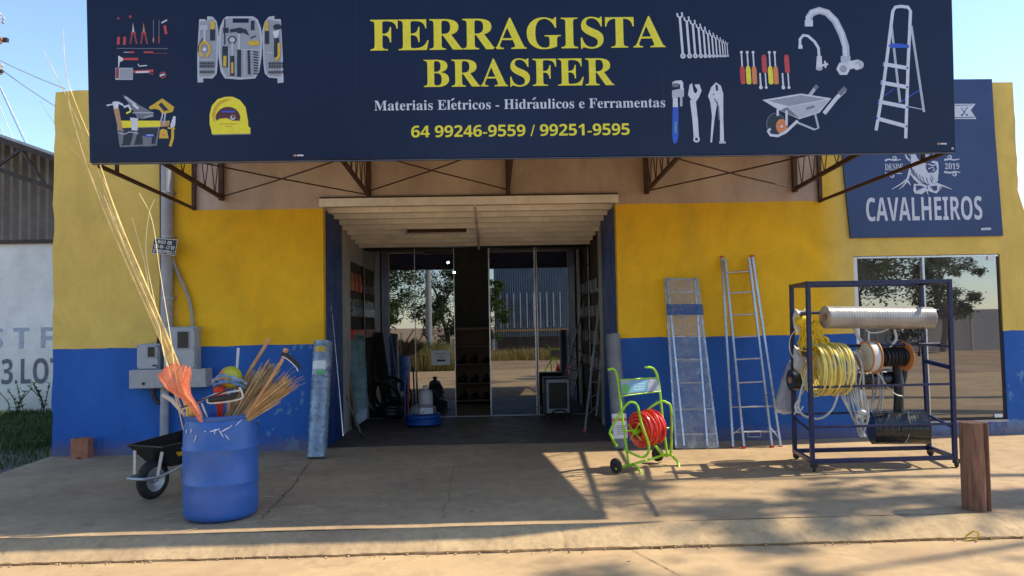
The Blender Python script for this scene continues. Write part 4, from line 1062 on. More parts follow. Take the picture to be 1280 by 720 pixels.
meter('electric_meter_box', 'larger grey electricity meter box with a small square window', [(-4.048,1.646)][0], [(-3.653,1.111)][0], .20, ((-3.885,9.6,5.759)[0], (-3.716,9.6,5.758)[0], (-3.879,9.6,1.367)[2], (-3.879,9.6,1.603)[2]), [((-4.044,9.6,5.761)[0] + .06, (-3.975,9.6,5.76)[0] + .03, (-6.019,9.6,1.312)[2], (-6.019,9.6,1.332)[2])])
meter('electric_meter_box', 'smaller grey meter box mounted left of the larger one', [(-4.392,1.443)][0], [(-4.116,1.12)][0], .16, ((-4.263,9.6,5.762)[0], (-4.144,9.6,5.761)[0], (-4.249,9.6,1.266)[2], (-4.249,9.6,1.423)[2]), [((-4.193,9.6,5.762)[0], (-4.134,9.6,5.761)[0], (-6.017,9.6,1.166)[2], (-6.017,9.6,1.185)[2])])
sh = thing('meter_ledge', 'long pale concrete ledge carrying both grey meter boxes', 'ledge', (-4.07, 9.8, .9))
a = (-4.443,9.56,1.126); c = (-3.513,9.56,0.901)
MB().box(a[0], c[0], 9.56, 9.798, c[2], a[2]).build('slab', M['concl'], sh, bevel=.01)
MB().lathe([(0.012, 0), (.016, .006), (.02, .012)], (a[0] + .18, 9.56, c[2] + .06), (0, -1, 0), 8).build('bolt', M['dsteel'], sh)

pl = thing('address_plate', 'small black street address plate with white writing tied to the riser pipe', 'sign', (-4.036,9.62,2.648))
TLp = (-4.164,9.62,2.75); TRp = (-3.879,9.62,2.726); BRp = (-3.913,9.62,2.532); BLp = (-4.198,9.62,2.571)
b = MB(); b.prism([(q[0], q[2]) for q in (TLp, TRp, BRp, BLp)], 9.62, 9.628); b.build('plate', M['plate'], pl)
for p_, q_ in ((TLp, TRp), (TRp, BRp), (BRp, BLp), (BLp, TLp)):
    MB().bar((p_[0], 9.619, p_[2]), (q_[0], 9.619, q_[2]), .004, .006).build('rim', M['pwhite'], pl)
tl = (BRp[2] - BLp[2]) / (BRp[0] - BLp[0])
def pt(body, fx0, fx1, f, h):
    xa = BLp[0] + .3 * (TLp[0] - BLp[0])
    w = TRp[0] - TLp[0]; z = BLp[2] + f * (TLp[2] - BLp[2])
    x_0 = BLp[0] + (TLp[0] - BLp[0]) * f
    text(body, 'sans', x_0 + w * fx0, x_0 + w * fx1, z + tl * w * fx0, z + tl * w * fx0 + h, 9.617, M['pwhite'], pl, tilt=tl, offset=.01, shear=.18)
pt('RUA 05', .18, .78, .70, .042); pt('QD 06 - LT 07', .05, .93, .38, .042); pt('ST INDUSTRIAL I', .05, .93, .08, .038)

# ------------------------------------------------------------------ wheelbarrow
wb = thing('wheelbarrow', 'black wheelbarrow with a grey tube frame half hidden behind the blue barrel', 'wheelbarrow', (-3.2, 7.42, .02))
O = Vector((-3.22, 7.42, gz(7.4))); ang = radians(68); FX = Vector((cos(ang), sin(ang), 0)); SX = Vector((-sin(ang), cos(ang), 0)); UZ = Vector((0, 0, 1))
def B_(f, s, u): return O + FX * f + SX * s + UZ * u
# tyre & rim
MB().lathe([(.105, -.035), (.135, -.045), (.168, -.036), (.185, -.012), (.185, .012), (.168, .036), (.135, .045), (.105, .035)], B_(0, 0, .185), SX, 28, caps=False).build('tyre', M['rubber'], wb, smooth=True)
rim = MB().lathe([(.02, -.05), (.03, -.045), (.035, -.012), (.075, -.02), (.09, -.034), (.112, -.038), (.112, .038), (.09, .034), (.075, .02), (.035, .012), (.03, .045), (.02, .05)], B_(0, 0, .185), SX, 24).build('rim', M['galv'], wb, smooth=True)
for s in (-1, 1):
    MB().tube(smoothpts([B_(-.215, 0, .225), B_(-.21, .06 * s, .225), B_(-.18, .105 * s, .225), B_(0, .14 * s, .235), B_(.35, .19 * s, .335), B_(.8, .25 * s, .42), B_(1.10, .26 * s, .54)], 5), .015, 8).build('frame_tube', M['galv'], wb, smooth=True)
    MB().tube([B_(1.05, .258 * s, .525), B_(1.17, .262 * s, .57)], .021, 10).build('handle_grip', M['handle_grip'], wb, smooth=True)
    MB().bar(B_(-.08, .14 * s, .235), B_(-.05, .17 * s, .49), .035, .006, FX).build('stay', M['palepanel'], wb)
    MB().tube(smoothpts([B_(.50, .2 * s, .36), B_(.62, .21 * s, .02), B_(.72, .21 * s, .02), B_(.86, .23 * s, .42)], 4), .012, 8).build('leg', M['galv'], wb, smooth=True)
    MB().tube([B_(0, 0, .185), B_(0, .145 * s, .235)], .010, 8).build('axle', M['galv'], wb)
b = MB()
T = [B_(-.10, -.20, .50), B_(.72, -.30, .53), B_(.72, .30, .53), B_(-.10, .20, .50)]
Bt = [B_(.10, -.13, .29), B_(.50, -.19, .31), B_(.50, .19, .31), B_(.10, .13, .29)]
C3 = Vector((0, 0, .006))
b.add(T + Bt, [(0, 1, 5, 4), (1, 2, 6, 5), (2, 3, 7, 6), (3, 0, 4, 7), (4, 5, 6, 7)])
o = b.build('tray', M['black'], wb); sm = o.modifiers.new('thickness', 'SOLIDIFY'); sm.thickness = .006
MB().tube([p + C3 for p in T], .010, 8, closed=True).build('tray_rim', M['black'], wb, smooth=True)
def ons(f, u, s=-.0): return T[0]
mm = T[0].lerp(Bt[0], .35); mm2 = T[1].lerp(Bt[1], .35)
p1 = mm.lerp(mm2, .16); p2 = mm.lerp(mm2, .36); dn = (Bt[0] - T[0]) * .22
off = (T[0] - T[3]).normalized() * .012
MB().add([p1 + off, p2 + off, p2 + dn + off, p1 + dn + off], [(0, 1, 2, 3)]).build('label_sticker', M['iyd'], wb)

# ------------------------------------------------------------------ barrel and what stands in it
BC = Vector((-2.345, 6.74, 0)); BZ = gz(6.74)
ba = thing('barrel', 'blue plastic barrel full of canes, straw and tool handles', 'barrel', (BC.x, BC.y, BZ))
prof = [(.0, .012), (.27, .0), (.305, .02), (.318, .06), (.322, .22), (.318, .285), (.325, .30), (.327, .31), (.320, .325), (.321, .45), (.322, .575), (.329, .59), (.329, .60), (.320, .615), (.318, .72), (.305, .80), (.296, .83), (.306, .84), (.308, .865), (.300, .872), (.292, .868), (.288, .83), (.305, .70), (.308, .1), (.29, .03), (0, .03)]
prof = [(r_ * .955, h_) for r_, h_ in prof]
MB().lathe(prof, BC + Vector((0, 0, BZ)), (0, 0, 1), 48, caps=False).build('drum', M['barrel'], ba, smooth=True)
# white paint splashes near the rim
b = MB()
M['splash'] = mat('white_paint_splash', (.62, .66, .74), .7, scale=20)
def splash(a, z, L, w, s=0):
    for i in range(6):
        a0, a1 = a + L * i / 6, a + L * (i + 1) / 6; rr = .3095
        wz = w * (.4 + .6 * sin(pi * (i + .5) / 6)); z0_ = z + s * i / 6 + BZ; z1_ = z + s * (i + 1) / 6 + BZ
        f = lambda aa, zz: (BC.x + rr * sin(aa), BC.y - rr * cos(aa), zz)
        b.add([f(a0, z0_ - wz), f(a1, z1_ - wz), f(a1, z1_ + wz), f(a0, z0_ + wz)], [(0, 1, 2, 3)])
for q in ((-.55, .745, .06, .010, .03), (-.42, .67, .10, .006, .05), (-.36, .70, .02, .02, .02), (-.1, .76, .05, .004, 0), (.05, .755, .25, .006, .02), (.16, .74, .03, .02, .03), (.28, .765, .12, .009, -.06), (.34, .75, .18, .007, .03), (.42, .73, .12, .006, -.05), (.5, .77, .12, .005, .03), (-.75, .74, .05, .015, .02), (.7, .79, .2, .004, .05)): splash(*q)
b.build('paint_splash', M['splash'], ba)

G1 = 'canes standing in the blue barrel'
def cane(pts, r0, r1, m, lab, nodes=True, name='cane'):
    P = smoothpts(pts, 6); n = len(P)
    rs = [RS * (r0 + (r1 - r0) * i / (n - 1)) for i in range(n)]
    if nodes:
        for i in range(3, n - 2, 4): rs[i] *= 1.25
    tag(MB().tube(P, rs, 6).build(name, m, smooth=True), lab, 'cane', G1)
RS = .85
C_ = M['cane']; W_ = M['whip']
cane([(-2.612,6.72,0.674),(-2.535,6.503,1.022),(-2.766,6.425,1.691),(-3.099,6.5,2.436),(-3.348,6.565,3.063),(-3.611,6.623,3.621),(-3.752,6.653,3.884),(-3.841,6.674,4.047)], .011, .0022, C_, 'long yellow cane leaning left, whose thin tip bends up beside the yellow wall')
cane([(-2.585,6.72,0.674),(-2.522,6.503,1.021),(-2.747,6.425,1.691),(-3.079,6.5,2.435),(-3.314,6.565,3.062),(-3.549,6.621,3.598),(-3.642,6.651,3.868),(-3.692,6.7,4.254)], .011, .0018, C_, 'longest yellow cane, its whip-thin tip standing tallest against the sky')
cane([(-2.64,6.72,0.675),(-2.548,6.503,1.022),(-2.779,6.425,1.691),(-3.119,6.5,2.436),(-3.411,6.559,3.007),(-3.592,6.582,3.221),(-3.839,6.62,3.594)], .010, .0018, C_, 'yellow cane of the bundle with the pale tip that points farthest left')
cane([(-2.565,6.72,0.673),(-2.508,6.503,1.021),(-2.734,6.426,1.704),(-3.073,6.501,2.449),(-3.272,6.549,2.908),(-3.446,6.573,3.135),(-3.536,6.588,3.277)], .011, .005, C_, 'shorter yellow cane on the right side of the leaning bundle')
cane([(-2.633,6.72,0.675),(-2.561,6.503,1.022),(-2.799,6.425,1.692),(-3.122,6.493,2.368),(-3.381,6.554,2.958),(-3.569,6.61,3.491),(-3.609,6.63,3.679)], .012, .006, C_, 'thick yellow cane on the left of the leaning bundle')
cane([(-2.599,6.72,0.674),(-2.528,6.503,1.021),(-2.752,6.423,1.665),(-3.045,6.486,2.299),(-3.249,6.533,2.748)], .013, .010, C_, 'short thick cane in the middle of the leaning bundle')
cane([(-2.64,6.72,0.675),(-2.648,6.426,1.228),(-2.805,6.439,1.824),(-2.88,6.473,2.161),(-3.006,6.513,2.558)], .006, .0022, W_, 'thin whip of cane ending lowest over the meters', False)
cane([(-2.585,6.72,0.674),(-2.678,6.418,1.328),(-2.747,6.425,1.691),(-2.871,6.48,2.228),(-2.867,6.514,2.569),(-2.827,6.53,2.714)], .006, .0022, W_, 'thin whip of cane curving back to the right at its tip', False)
cane([(-2.544,6.72,0.673),(-2.594,6.437,1.161),(-2.646,6.418,1.557),(-2.752,6.466,2.091),(-2.839,6.511,2.534),(-2.957,6.535,2.771)], .006, .0022, W_, 'thin whip of cane crossing the black address plate', False)

# orange net bag bound round the canes
cb = (-2.62,6.6,1.162)
b = MB(); N = 40; rings = [(218, 462, .03), (222, 468, .085), (219, 480, .135), (222, 490, .10), (236, 500, .08), (246, 515, .055), (251, 526, .03)]
vs = []
RP = [(-2.548,6.42,1.305),(-2.594,6.42,1.267),(-2.626,6.42,1.195),(-2.587,6.42,1.103),(-2.496,6.42,1.022),(-2.431,6.42,0.929),(-2.398,6.42,0.85)]
RR = [.05, .09, .11, .09, .055, .033, .018]
for i_, (c, r) in enumerate(zip(RP, RR)):
    for k in range(N):
        a = 2 * pi * k / N; rr = r * (1 + .30 * sin(5 * a) * (1 - i_ * .12) + random.uniform(-.10, .10))
        vs.append((c[0] + rr * cos(a), c[1] + rr * .6 * sin(a), c[2] - .30 * rr * cos(a) + (random.uniform(-.02, .03) if i_ == 0 else 0)))
b.add(vs, [(i * N + k, i * N + (k + 1) % N, (i + 1) * N + (k + 1) % N, (i + 1) * N + k) for i in range(len(RP) - 1) for k in range(N)])
o = b.build('net_bag', M['orangenet'], smooth=True); tag(o, 'bright orange net bag bound round the canes above the barrel', 'bag')

def NM(): return 'wooden_stick'
def handle(name, pts, r, m, lab, cat='handle', group='tool handles standing in the blue barrel'):
    o = MB().tube(pts, r, 8).build(name, m, smooth=True); tag(o, lab, cat, group); return o
handle(NM(), [(-2.413,6.85,0.671),(-2.223,6.78,1.057),(-1.929,6.75,1.517)], [.016, .018, .014], M['wood'], 'wooden handle rising highest from the barrel, left of the straw brooms')
handle(NM(), [(-2.238,6.7,0.723),(-2.07,6.6,0.881),(-1.759,6.5,1.325),(-1.725,6.5,1.404)], [.014, .016, .015, .014], M['wood'], 'thick wooden handle lying before the straw, under the sickle')
handle(NM(), [(-2.265,6.8,0.744),(-2.231,6.85,1.437)], .012, M['offwhite'], 'straight white stick standing upright behind the coloured ball')
handle(NM(), [(-2.428,6.7,0.693),(-2.566,6.6,1.073)], .016, M['offwhite'], 'white rounded handle under the orange net bag')
handle(NM(), [(-2.51,6.7,0.729),(-2.706,6.6,1.016),(-2.778,6.58,1.066)], [.012, .02, .018], M['offwhite'], 'pale round-ended handle poking out to the left of the barrel')
handle(NM(), [(-2.279,6.7,0.69),(-2.231,6.6,1.073)], .014, M['wood'], 'short brown stick between the red funnel and the hacksaw grip')
handle(NM(), [(-2.157,6.7,0.687),(-2.129,6.7,0.993),(-2.149,6.7,1.103)], .02, M['trunk'], 'dark rough stick beside the blue cloth')
handle(NM(), [(-2.392,6.6,0.707),(-2.455,6.5,0.98)], .009, M['offwhite'], 'left one of two thin white rods behind the hacksaw')
handle(NM(), [(-2.352,6.6,0.706),(-2.422,6.5,0.993)], .009, M['offwhite'], 'right one of two thin white rods behind the hacksaw')

# hacksaw lying across the mouth
hs = thing('hacksaw', 'hacksaw with white frame and black grip lying across the barrel mouth', 'saw', (-2.338,6.45,1.022))
MB().tube([(-2.56,6.45,0.955),(-2.338,6.45,1.049),(-2.298,6.45,1.068),(-2.088,6.45,1.096)], .008, 8).build('blade_frame', M['offwhite'], hs, smooth=True)
MB().bar((-2.569,6.44,0.963), (-2.085,6.44,1.136), .004, .012).build('blade', M['dsteel'], hs)
MB().tube(smoothpts([(-2.357,6.45,1.036),(-2.331,6.45,0.996),(-2.089,6.45,1.024),(-2.075,6.45,1.083),(-2.095,6.45,1.123)], 3), .008, 8).build('grip_frame', M['offwhite'], hs, smooth=True)
MB().tube([(-2.334,6.44,1.023),(-2.249,6.44,1.035),(-2.151,6.44,1.046),(-2.105,6.44,1.071)], [.020, .024, .022, .014], 10).build('grip', M['black'], hs, smooth=True)

# ball in plastic with cloths, red funnel
bl = thing('ball', 'yellow green and red ball wrapped in blue cloth strips above the barrel', 'ball', (-2.251,6.7,1.174))
bc = Vector((-2.258,6.72,1.187))
t = NT('ball_colours'); s_ = t.n('ShaderNodeSeparateXYZ'); t.l(t.pos(), s_.inputs[0])
f = t.ramp(s_.outputs[0], bc.x - .06, bc.x + .01); M['ball'] = t.set(t.mix(f, (.62, .16, .05), (.52, .50, .03)), .45)
MB().lathe([(.098 * sin(pi * i / 14) + 1e-4, -.098 * cos(pi * i / 14)) for i in range(15)], bc, (0, 0, 1), 24).build('ball_skin', M['ball'], bl, smooth=True)
M['cloth'] = mat('blue_grey_cloth', (.16, .30, .50), .8, scale=12, bump=.5); M['cloth2'] = mat('pale_cloth', (.42, .46, .55), .8, scale=12, bump=.5)
for k, (q, w, m_) in enumerate((([(-2.386,6.62,1.156),(-2.305,6.62,1.201),(-2.197,6.62,1.185),(-2.083,6.62,1.136)], .05, 'cloth2'), ([(-2.365,6.6,1.13),(-2.271,6.6,1.161),(-2.164,6.6,1.139),(-2.09,6.6,1.104)], .035, 'cloth'), ([(-2.355,6.61,1.183),(-2.275,6.61,1.215),(-2.167,6.61,1.165),(-2.1,6.61,1.157)], .02, 'cloth'))):
    P = smoothpts(q, 6); b = MB(); vs = []
    for i, p in enumerate(P):
        ww = w * (.7 + .3 * sin(i * 1.7)); vs += [p + Vector((0, .02 * sin(i * .9), -ww / 2)), p + Vector((0, .012 * cos(i), ww / 2))]
    b.add(vs, [(2 * i, 2 * i + 2, 2 * i + 3, 2 * i + 1) for i in range(len(P) - 1)])
    o = b.build('cloth_strip', M[m_], bl, smooth=True); sm = o.modifiers.new('thickness', 'SOLIDIFY'); sm.thickness = .006
fn = MB(); c0 = Vector((-2.326,6.68,0.674)); c1 = Vector((-2.318,6.62,1.114))
fn.tube([c0, c0.lerp(c1, .62), c0.lerp(c1, .8), c1], [.022, .026, .045, .048], 14)
tag(fn.build('red_funnel', M['redp'], smooth=True), 'red plastic cone standing under the coloured ball in the barrel', 'funnel')

M['strawlight'] = mat('pale_straw', (.74, .54, .28), .75, scale=14, var=.35)
# straw brooms: three heads of fibres
def broom(base, tip, n, spread, lab, m):
    b = MB(); b0 = Vector(base); b1 = Vector(tip); ax = b1 - b0; u = ax.orthogonal().normalized(); w = ax.normalized().cross(u)
    for i in range(n):
        a = random.uniform(0, 2 * pi); r = math.sqrt(random.random()); k = random.uniform(.68, 1.12)
        s = b0 + (u * cos(a) + w * sin(a)) * .03 * r
        e = b0 + ax * k + (u * cos(a) + w * sin(a)) * spread * r + Vector((random.gauss(0, .008), 0, random.gauss(0, .008)))
        mid = s.lerp(e, .55) + Vector((0, 0, .012 * random.random()))
        b.m = i % 2; b.tube([s, mid, e], [.0042, .0036, .0022], 3, caps=False)
    tag(b.build('straw_broom', [m, M['strawlight']]), lab, 'broom', 'straw brooms standing in the blue barrel')
broom((-2.245,6.72,0.789), (-1.915,6.72,1.248), 260, .085, 'upright straw broom head behind the two wooden handles', M['straw2'])
broom((-2.198,6.66,0.782), (-1.753,6.6,1.13), 300, .085, 'straw broom head fanning out to the right of the barrel', M['straw'])
broom((-2.286,6.76,0.784), (-2.077,6.8,1.191), 150, .06, 'thinner straw broom head behind the tallest wooden handle', M['straw'])
b = MB()
for i in range(16):
    s = Vector((-2.017,6.6,0.967)); e = Vector((-1.64,6.55,1.185)) + Vector((random.gauss(0, .05), 0, random.gauss(0, .06)))
    b.tube([s, s.lerp(e, .5) + Vector((0, 0, random.uniform(-.02, .03))), e], .0016, 3)
tag(b.build('loose_straw', M['straw']), 'loose ends of straw sticking far out to the right of the brooms', 'straw', kind='stuff')
# thin wire twig and sickle
sk = thing('sickle', 'small sickle with black hooked blade and pale inner edge on a wooden handle', 'sickle', (-1.719,6.5,1.404))
P = smoothpts([(-1.753,6.48,1.392),(-1.72,6.48,1.385),(-1.661,6.48,1.343),(-1.608,6.48,1.289),(-1.588,6.48,1.255)], 5); b = MB(); vs = []
for i, p in enumerate(P):
    w = .028 * (1 - .75 * (i / (len(P) - 1)) ** 2); vs += [p + Vector((-.4 * w, 0, -.8 * w)), p + Vector((.3 * w, 0, .5 * w))]
b.add(vs, [(2 * i, 2 * i + 2, 2 * i + 3, 2 * i + 1) for i in range(len(P) - 1)])
o = b.build('blade', M['black'], sk); o.modifiers.new('t', 'SOLIDIFY').thickness = .006
MB().tube([p + Vector((-.012 - .001 * i, -.006, -.022 + .0006 * i)) for i, p in enumerate(P[3:])], .0035, 5).build('cutting_edge', M['pwhite'], sk)
MB().lathe([(.012, -.02), (.022, -.01), (.022, .014), (.01, .02)], (-1.72,6.48,1.418), (.5, 0, 1), 12).build('ferrule', M['iwd'], sk, smooth=True)

# ------------------------------------------------------------------ rolls leaning beside the doorway
def spiral_roll(name, lab, p, q, r, m, label_mat=None, cat='roll', sleeve=None):
    t = thing(name, lab, cat, p)
    p, q = Vector(p), Vector(q); L = (q - p).length; ax = (q - p).normalized()
    n = 60; prof = [(r * .35, 0.002)] + [(r * (1 + .035 * sin(i * 1.9) + random.uniform(-.02, .02)), L * i / n) for i in range(n + 1)] + [(r * .75, L + .004), (r * .35, L - .02)]
    MB().lathe(prof, p, ax, 26, jit=.012).build('rolled_sheet', m, t, smooth=True)
    b = MB()
    for k in range(3):
        rr = r * (.45 + .2 * k); b.lathe([(rr, L - .01), (rr + .006, L + .012)], p, ax, 20, caps=False)
    b.build('roll_end', m, t, smooth=True)
    return t, p, ax, L
def patch(par, p, ax, r, h0, h1, a0, a1, m, name='paper_label'):
    """label bent round a roll; angle 0 faces the street"""
    u = Vector((0, -1, 0)); u = (u - ax * u.dot(ax)).normalized(); w = ax.cross(u)
    b = MB(); vs = []; k = 8
    for i in range(k + 1):
        a = a0 + (a1 - a0) * i / k
        for h in (h0, h1): vs.append(p + ax * h + (u * cos(a) + w * sin(a)) * r * 1.055)
    b.add(vs, [(2 * i, 2 * i + 2, 2 * i + 3, 2 * i + 1) for i in range(k)])
    return b.build(name, m, par, smooth=True)
t, p, ax, L = spiral_roll('wire_mesh_roll', 'bluish plastic-wrapped wire mesh roll leaning on the wall left of the doorway', (-2.106,9.3,0.057), (-2.09,9.62,1.42), .115, M['meshroll2'])
patch(t, p, ax, .115, L - .14, L - .07, -.5, .45, M['iyd']); patch(t, p, ax, .115, L - .36, L - .25, -.9, .6, M['pwhite']); patch(t, p, ax, .116, L - .42, L - .35, -.9, .5, M['cloth2'])
patch(t, p, ax, .1165, L - .42, L - .37, -.3, .5, M['igr'])
t, p, ax, L = spiral_roll('wire_mesh_roll', 'grey wire mesh roll with a white paper label leaning right of the doorway', (1.554,9.42,0.056), (1.532,9.68,1.437), .092, M['meshroll'])
patch(t, p, ax, .092, .12, .42, -1.2, 1.3, M['pwhite']); patch(t, p, ax, .0935, .33, .365, -1.2, 1.2, M['io'])
for i in range(5): patch(t, p, ax, .0935, .17 + i * .024, .18 + i * .024, -.5, .8 - .15 * (i % 2), M['ig'], 'print_line')

# ------------------------------------------------------------------ things in the doorway, left side
o = MB().tube([(-2.27,10.5,2.797),(-2.088,10.2,1.701),(-1.922,9.98,0.21)], [.004, .006, .007], 6).build('thin_rod', M['alu'], smooth=True); tag(o, 'long thin pale rod leaning against the left door jamb', 'rod')
sp = thing('brush_pole', 'pale metal pole with a dark tip leaning low in the left of the doorway', 'pole', (-1.799,10.7,0.082))
MB().tube([(-2.251,11.6,0.756),(-1.818,10.75,0.108)], .013, 8).build('shaft', M['galv'], sp, smooth=True)
MB().tube([(-1.828,10.75,0.13),(-1.78,10.72,0.035)], .014, 8).build('tip', M['black'], sp, smooth=True)
lb = thing('wrapped_board', 'tall board wrapped in teal crinkled plastic leaning at the left of the doorway', 'board', (-2.02,11.6,0.075))
b = MB()
q = [(-2.266,11.9,1.493),(-1.969,11.95,1.462),(-1.855,11.62,0.246),(-2.014,11.5,0.147)]
n = 10; vs = []
for i in range(n + 1):
    l = Vector(q[0]).lerp(Vector(q[3]), i / n); r = Vector(q[1]).lerp(Vector(q[2]), i / n)
    for k in range(5):
        p = l.lerp(r, k / 4); vs.append(p + Vector((0, random.uniform(-.012, .012), 0)))
b.add(vs, [(i * 5 + k, i * 5 + k + 1, (i + 1) * 5 + k + 1, (i + 1) * 5 + k) for i in range(n) for k in range(4)])
o = b.build('wrapped_sheet', M['tealwrap'], lb, smooth=True); o.modifiers.new('t', 'SOLIDIFY').thickness = .04
MB().bar(q[0], q[3], .03, .05).build('wood_edge', M['wood'], lb)
MB().bar(q[0], q[1], .05, .06).build('wood_edge', M['wood'], lb)
patch_ = MB().hexa([Vector(q[3]) + Vector(v) for v in ((0, -.03, -.0), (.15, -.03, .10), (.15, -.02, .10), (0, -.02, 0), (.0, -.03, .18), (.15, -.03, .26), (.15, -.02, .26), (0, -.02, .18))]).build('paper_label', M['cloth2'], lb)

# tool display on the left inner wall of the porch
td = thing('tool_display', 'dark display board on the left inner wall hung with small hand tools', 'display', (-2.18, 12.3, 1.5))
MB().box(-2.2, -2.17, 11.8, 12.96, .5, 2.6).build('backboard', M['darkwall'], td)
MB().box(-2.17, -2.11, 11.85, 12.95, 1.42, 1.56).build('tool_tray', M['redp'], td)
for r_ in range(3):
    z = (2.35, 1.95, 1.35)[r_] ; 
    for i in range(9):
        y = 11.9 + i * .12; m_ = [M['io'], M['galv'], M['redp']][(i * 7 + r_ * 2) % 3] if r_ == 0 else (M['alu'] if r_ == 1 else M['dsteel'])
        b = MB(); b.tube([(-2.15, y, z + .1), (-2.14, y, z - .04)], .008, 6); b.tube([(-2.14, y, z - .04), (-2.14, y, z - .18)], .016, 6)
        b.build('hung_tool', m_, td)
# dark goods heaped behind the glass edge: black hose, blue coil, jug
bh = MB(); coil(bh, (-1.648,12.4,0.224), (0.05, .15, 1), .22, .018, .16, 6, 6)
coil(bh, Vector((-1.774,12.5,0.446)), (.2, 1, .1), .27, .02, .05, 2, 6)
tag(bh.build('black_hose_coil', M['black'], smooth=True), 'black hose coil lying in the dark at the left of the doorway', 'hose')
arc = smoothpts([(-1.746,12.5,0.625),(-1.605,12.4,0.63),(-1.479,12.3,0.535),(-1.431,12.3,0.357),(-1.446,12.3,0.181)], 5)
tag(MB().tube(arc, .016, 8).build('black_hose_loop', M['black'], smooth=True), 'single loop of black hose standing up left of the blue coil', 'hose')
cc = (-1.069,11.9,0.171)
bh = MB(); coil(bh, (cc[0], 11.95, .066 + .1), (0, 0, 1), .25, .021, .16, 5, 8, jit=.02); coil(bh, (cc[0], 11.95, .066 + .1), (0, 0, 1), .205, .021, .16, 5, 8, jit=.02)
tag(bh.build('blue_hose_coil', M['bluep'], smooth=True), 'coil of blue hose on the doorway floor under the clear bag', 'hose')
b = MB(); b.lathe([(.02, .01), (.19, .0), (.21, .04), (.19, .1), (.12, .14), (.03, .15)], (cc[0] - .01, 11.95, .255), (0, 0, 1), 20, jit=.06)
tag(b.build('clear_bag', M['clearbag'], smooth=True), 'clear plastic bag lying on the blue hose coil', 'bag')
pb = MB(); a = (-1.078,11.75,0.346); pb.box(a[0] - .02, a[0] + .17, 11.74, 11.76, .27, .36)
tag(pb.build('paper_tag', M['pwhite']), 'white paper tag on the clear bag over the blue coil', 'label')
jg = thing('jug', 'white plastic jug standing on the blue hose coil', 'jug', (cc[0] + .02, 12.0, .36))
a = (-1.038,12,0.404)
MB().lathe([(.02, 0), (.10, 0), (.115, .02), (.112, .20), (.09, .255), (.035, .28), (.033, .31), (.0, .31)], (a[0], 12.02, .34), (0, 0, 1), 24).build('body', M['offwhite'], jg, smooth=True)
MB().lathe([(.04, 0), (.04, .03), (0, .032)], (a[0], 12.02, .648), (0, 0, 1), 14).build('cap', M['offwhite'], jg, smooth=True)
hl = MB(); hl.lathe([(.13 * sin(pi * (.5 + i / 20)) + 1e-4, .13 * -cos(pi * (.5 + i / 20))) for i in range(11)], (-0.999,12.3,0.461), (.2, -.3, 1), 20); hl.lathe([(.13, 0), (.16, -.01), (.16, -.018), (.13, -.015)], (-0.999,12.3,0.461), (.2, -.3, 1), 20, caps=False)
tag(hl.build('black_helmet', M['black'], smooth=True), 'black rounded cover behind the white jug', 'helmet')
for (px, m_, py, l_) in ((505.5, 'bluep', 466, 'blue stick standing upright beside the blue hose coil'), (509.5, 'redp', 470, 'red stick standing upright beside the blue stick')):
    pa = (-1.384,12.2,0.166); X = pa[0] + (px - 506) * .0127; zt_ = pa[2] + (522 - py) * .0127
    tag(MB().tube([(X + .01, 12.2, .07), (X, 12.35, zt_)], .014, 8).build('stick', M[m_], smooth=True), l_, 'stick')

# notice on the glass
nt = thing('paper_notice', 'small white paper notice with a thick black arrow stuck on the door glass', 'notice', (-0.871,12.99,1.062))
a = (-1.017,12.99,1.186); c = (-0.698,12.99,0.938)
MB().box(a[0], c[0], 12.988, 12.991, c[2], a[2]).build('sheet', M['pwhite'], nt)
w = c[0] - a[0]; h = a[2] - c[2]
text('EMPURRE', 'sans', a[0] + w * .22, a[0] + w * .78, c[2] + h * .70, c[2] + h * .82, 12.986, M['ig'], nt)
text('P LADO', 'sans', a[0] + w * .34, a[0] + w * .66, c[2] + h * .48, c[2] + h * .59, 12.986, M['ig'], nt)
Print(12.987).p(M['id'], [(a[0] + w * x, c[2] + h * z) for x, z in ((.28, .30), (.38, .42), (.38, .37), (.74, .37), (.74, .23), (.38, .23), (.38, .18))]).done('printed_arrow', nt)

# ------------------------------------------------------------------ doorway, right side
ht = thing('water_tank_box', 'square grey appliance with rounded frame on a black stand inside the right door leaf', 'appliance', (1.02,12.2,0.012))
a = (0.811,12.25,0.743); c = (1.231,12.25,0.152)
MB().box(a[0], c[0], 12.22, 12.5, c[2], a[2]).build('frame', M['black'], ht, bevel=.02)
MB().box(a[0] + .045, c[0] - .015, 12.20, 12.22, c[2] + .03, a[2] - .03).build('front_panel', M['conduit'], ht, bevel=.01)
MB().box(a[0] + .08, c[0] - .05, 12.188, 12.20, c[2] + .10, a[2] - .08).build('front_panel', M['dsteel'], ht, bevel=.006)
MB().tube(smoothpts([(a[0] + .12, 12.18, c[2] + .03), (a[0] + .18, 12.15, c[2] + .08), (c[0] - .12, 12.15, c[2] + .08), (c[0] - .06, 12.18, c[2] + .03)], 4), .012, 8).build('handle', M['black'], ht, smooth=True)
for x in (a[0] + .05, c[0] - .08): MB().box(x, x + .04, 12.25, 12.45, .066, c[2]).build('leg', M['black'], ht)
MB().box(a[0] + .03, c[0] - .02, 12.23, 12.47, .19, .22).build('stand_shelf', M['black'], ht)
lp = thing('ladder', 'long aluminium ladder leaning sideways in the right of the doorway with a red foot', 'ladder', (1.305,10.9,0.06))
for (p_, q_) in (((1.294,10.9,0.082), (1.713,12,1.991)), ((1.525,11.4,0.22), (1.78,12,1.638))):
    MB().bar(p_, q_, .022, .07, (0, 1, 0)).build('rail', M['galv'], lp)
f0, f1 = Vector((1.294,10.9,0.082)), Vector((1.713,12,1.991)); g0, g1 = Vector((1.525,11.4,0.22)), Vector((1.78,12,1.638))
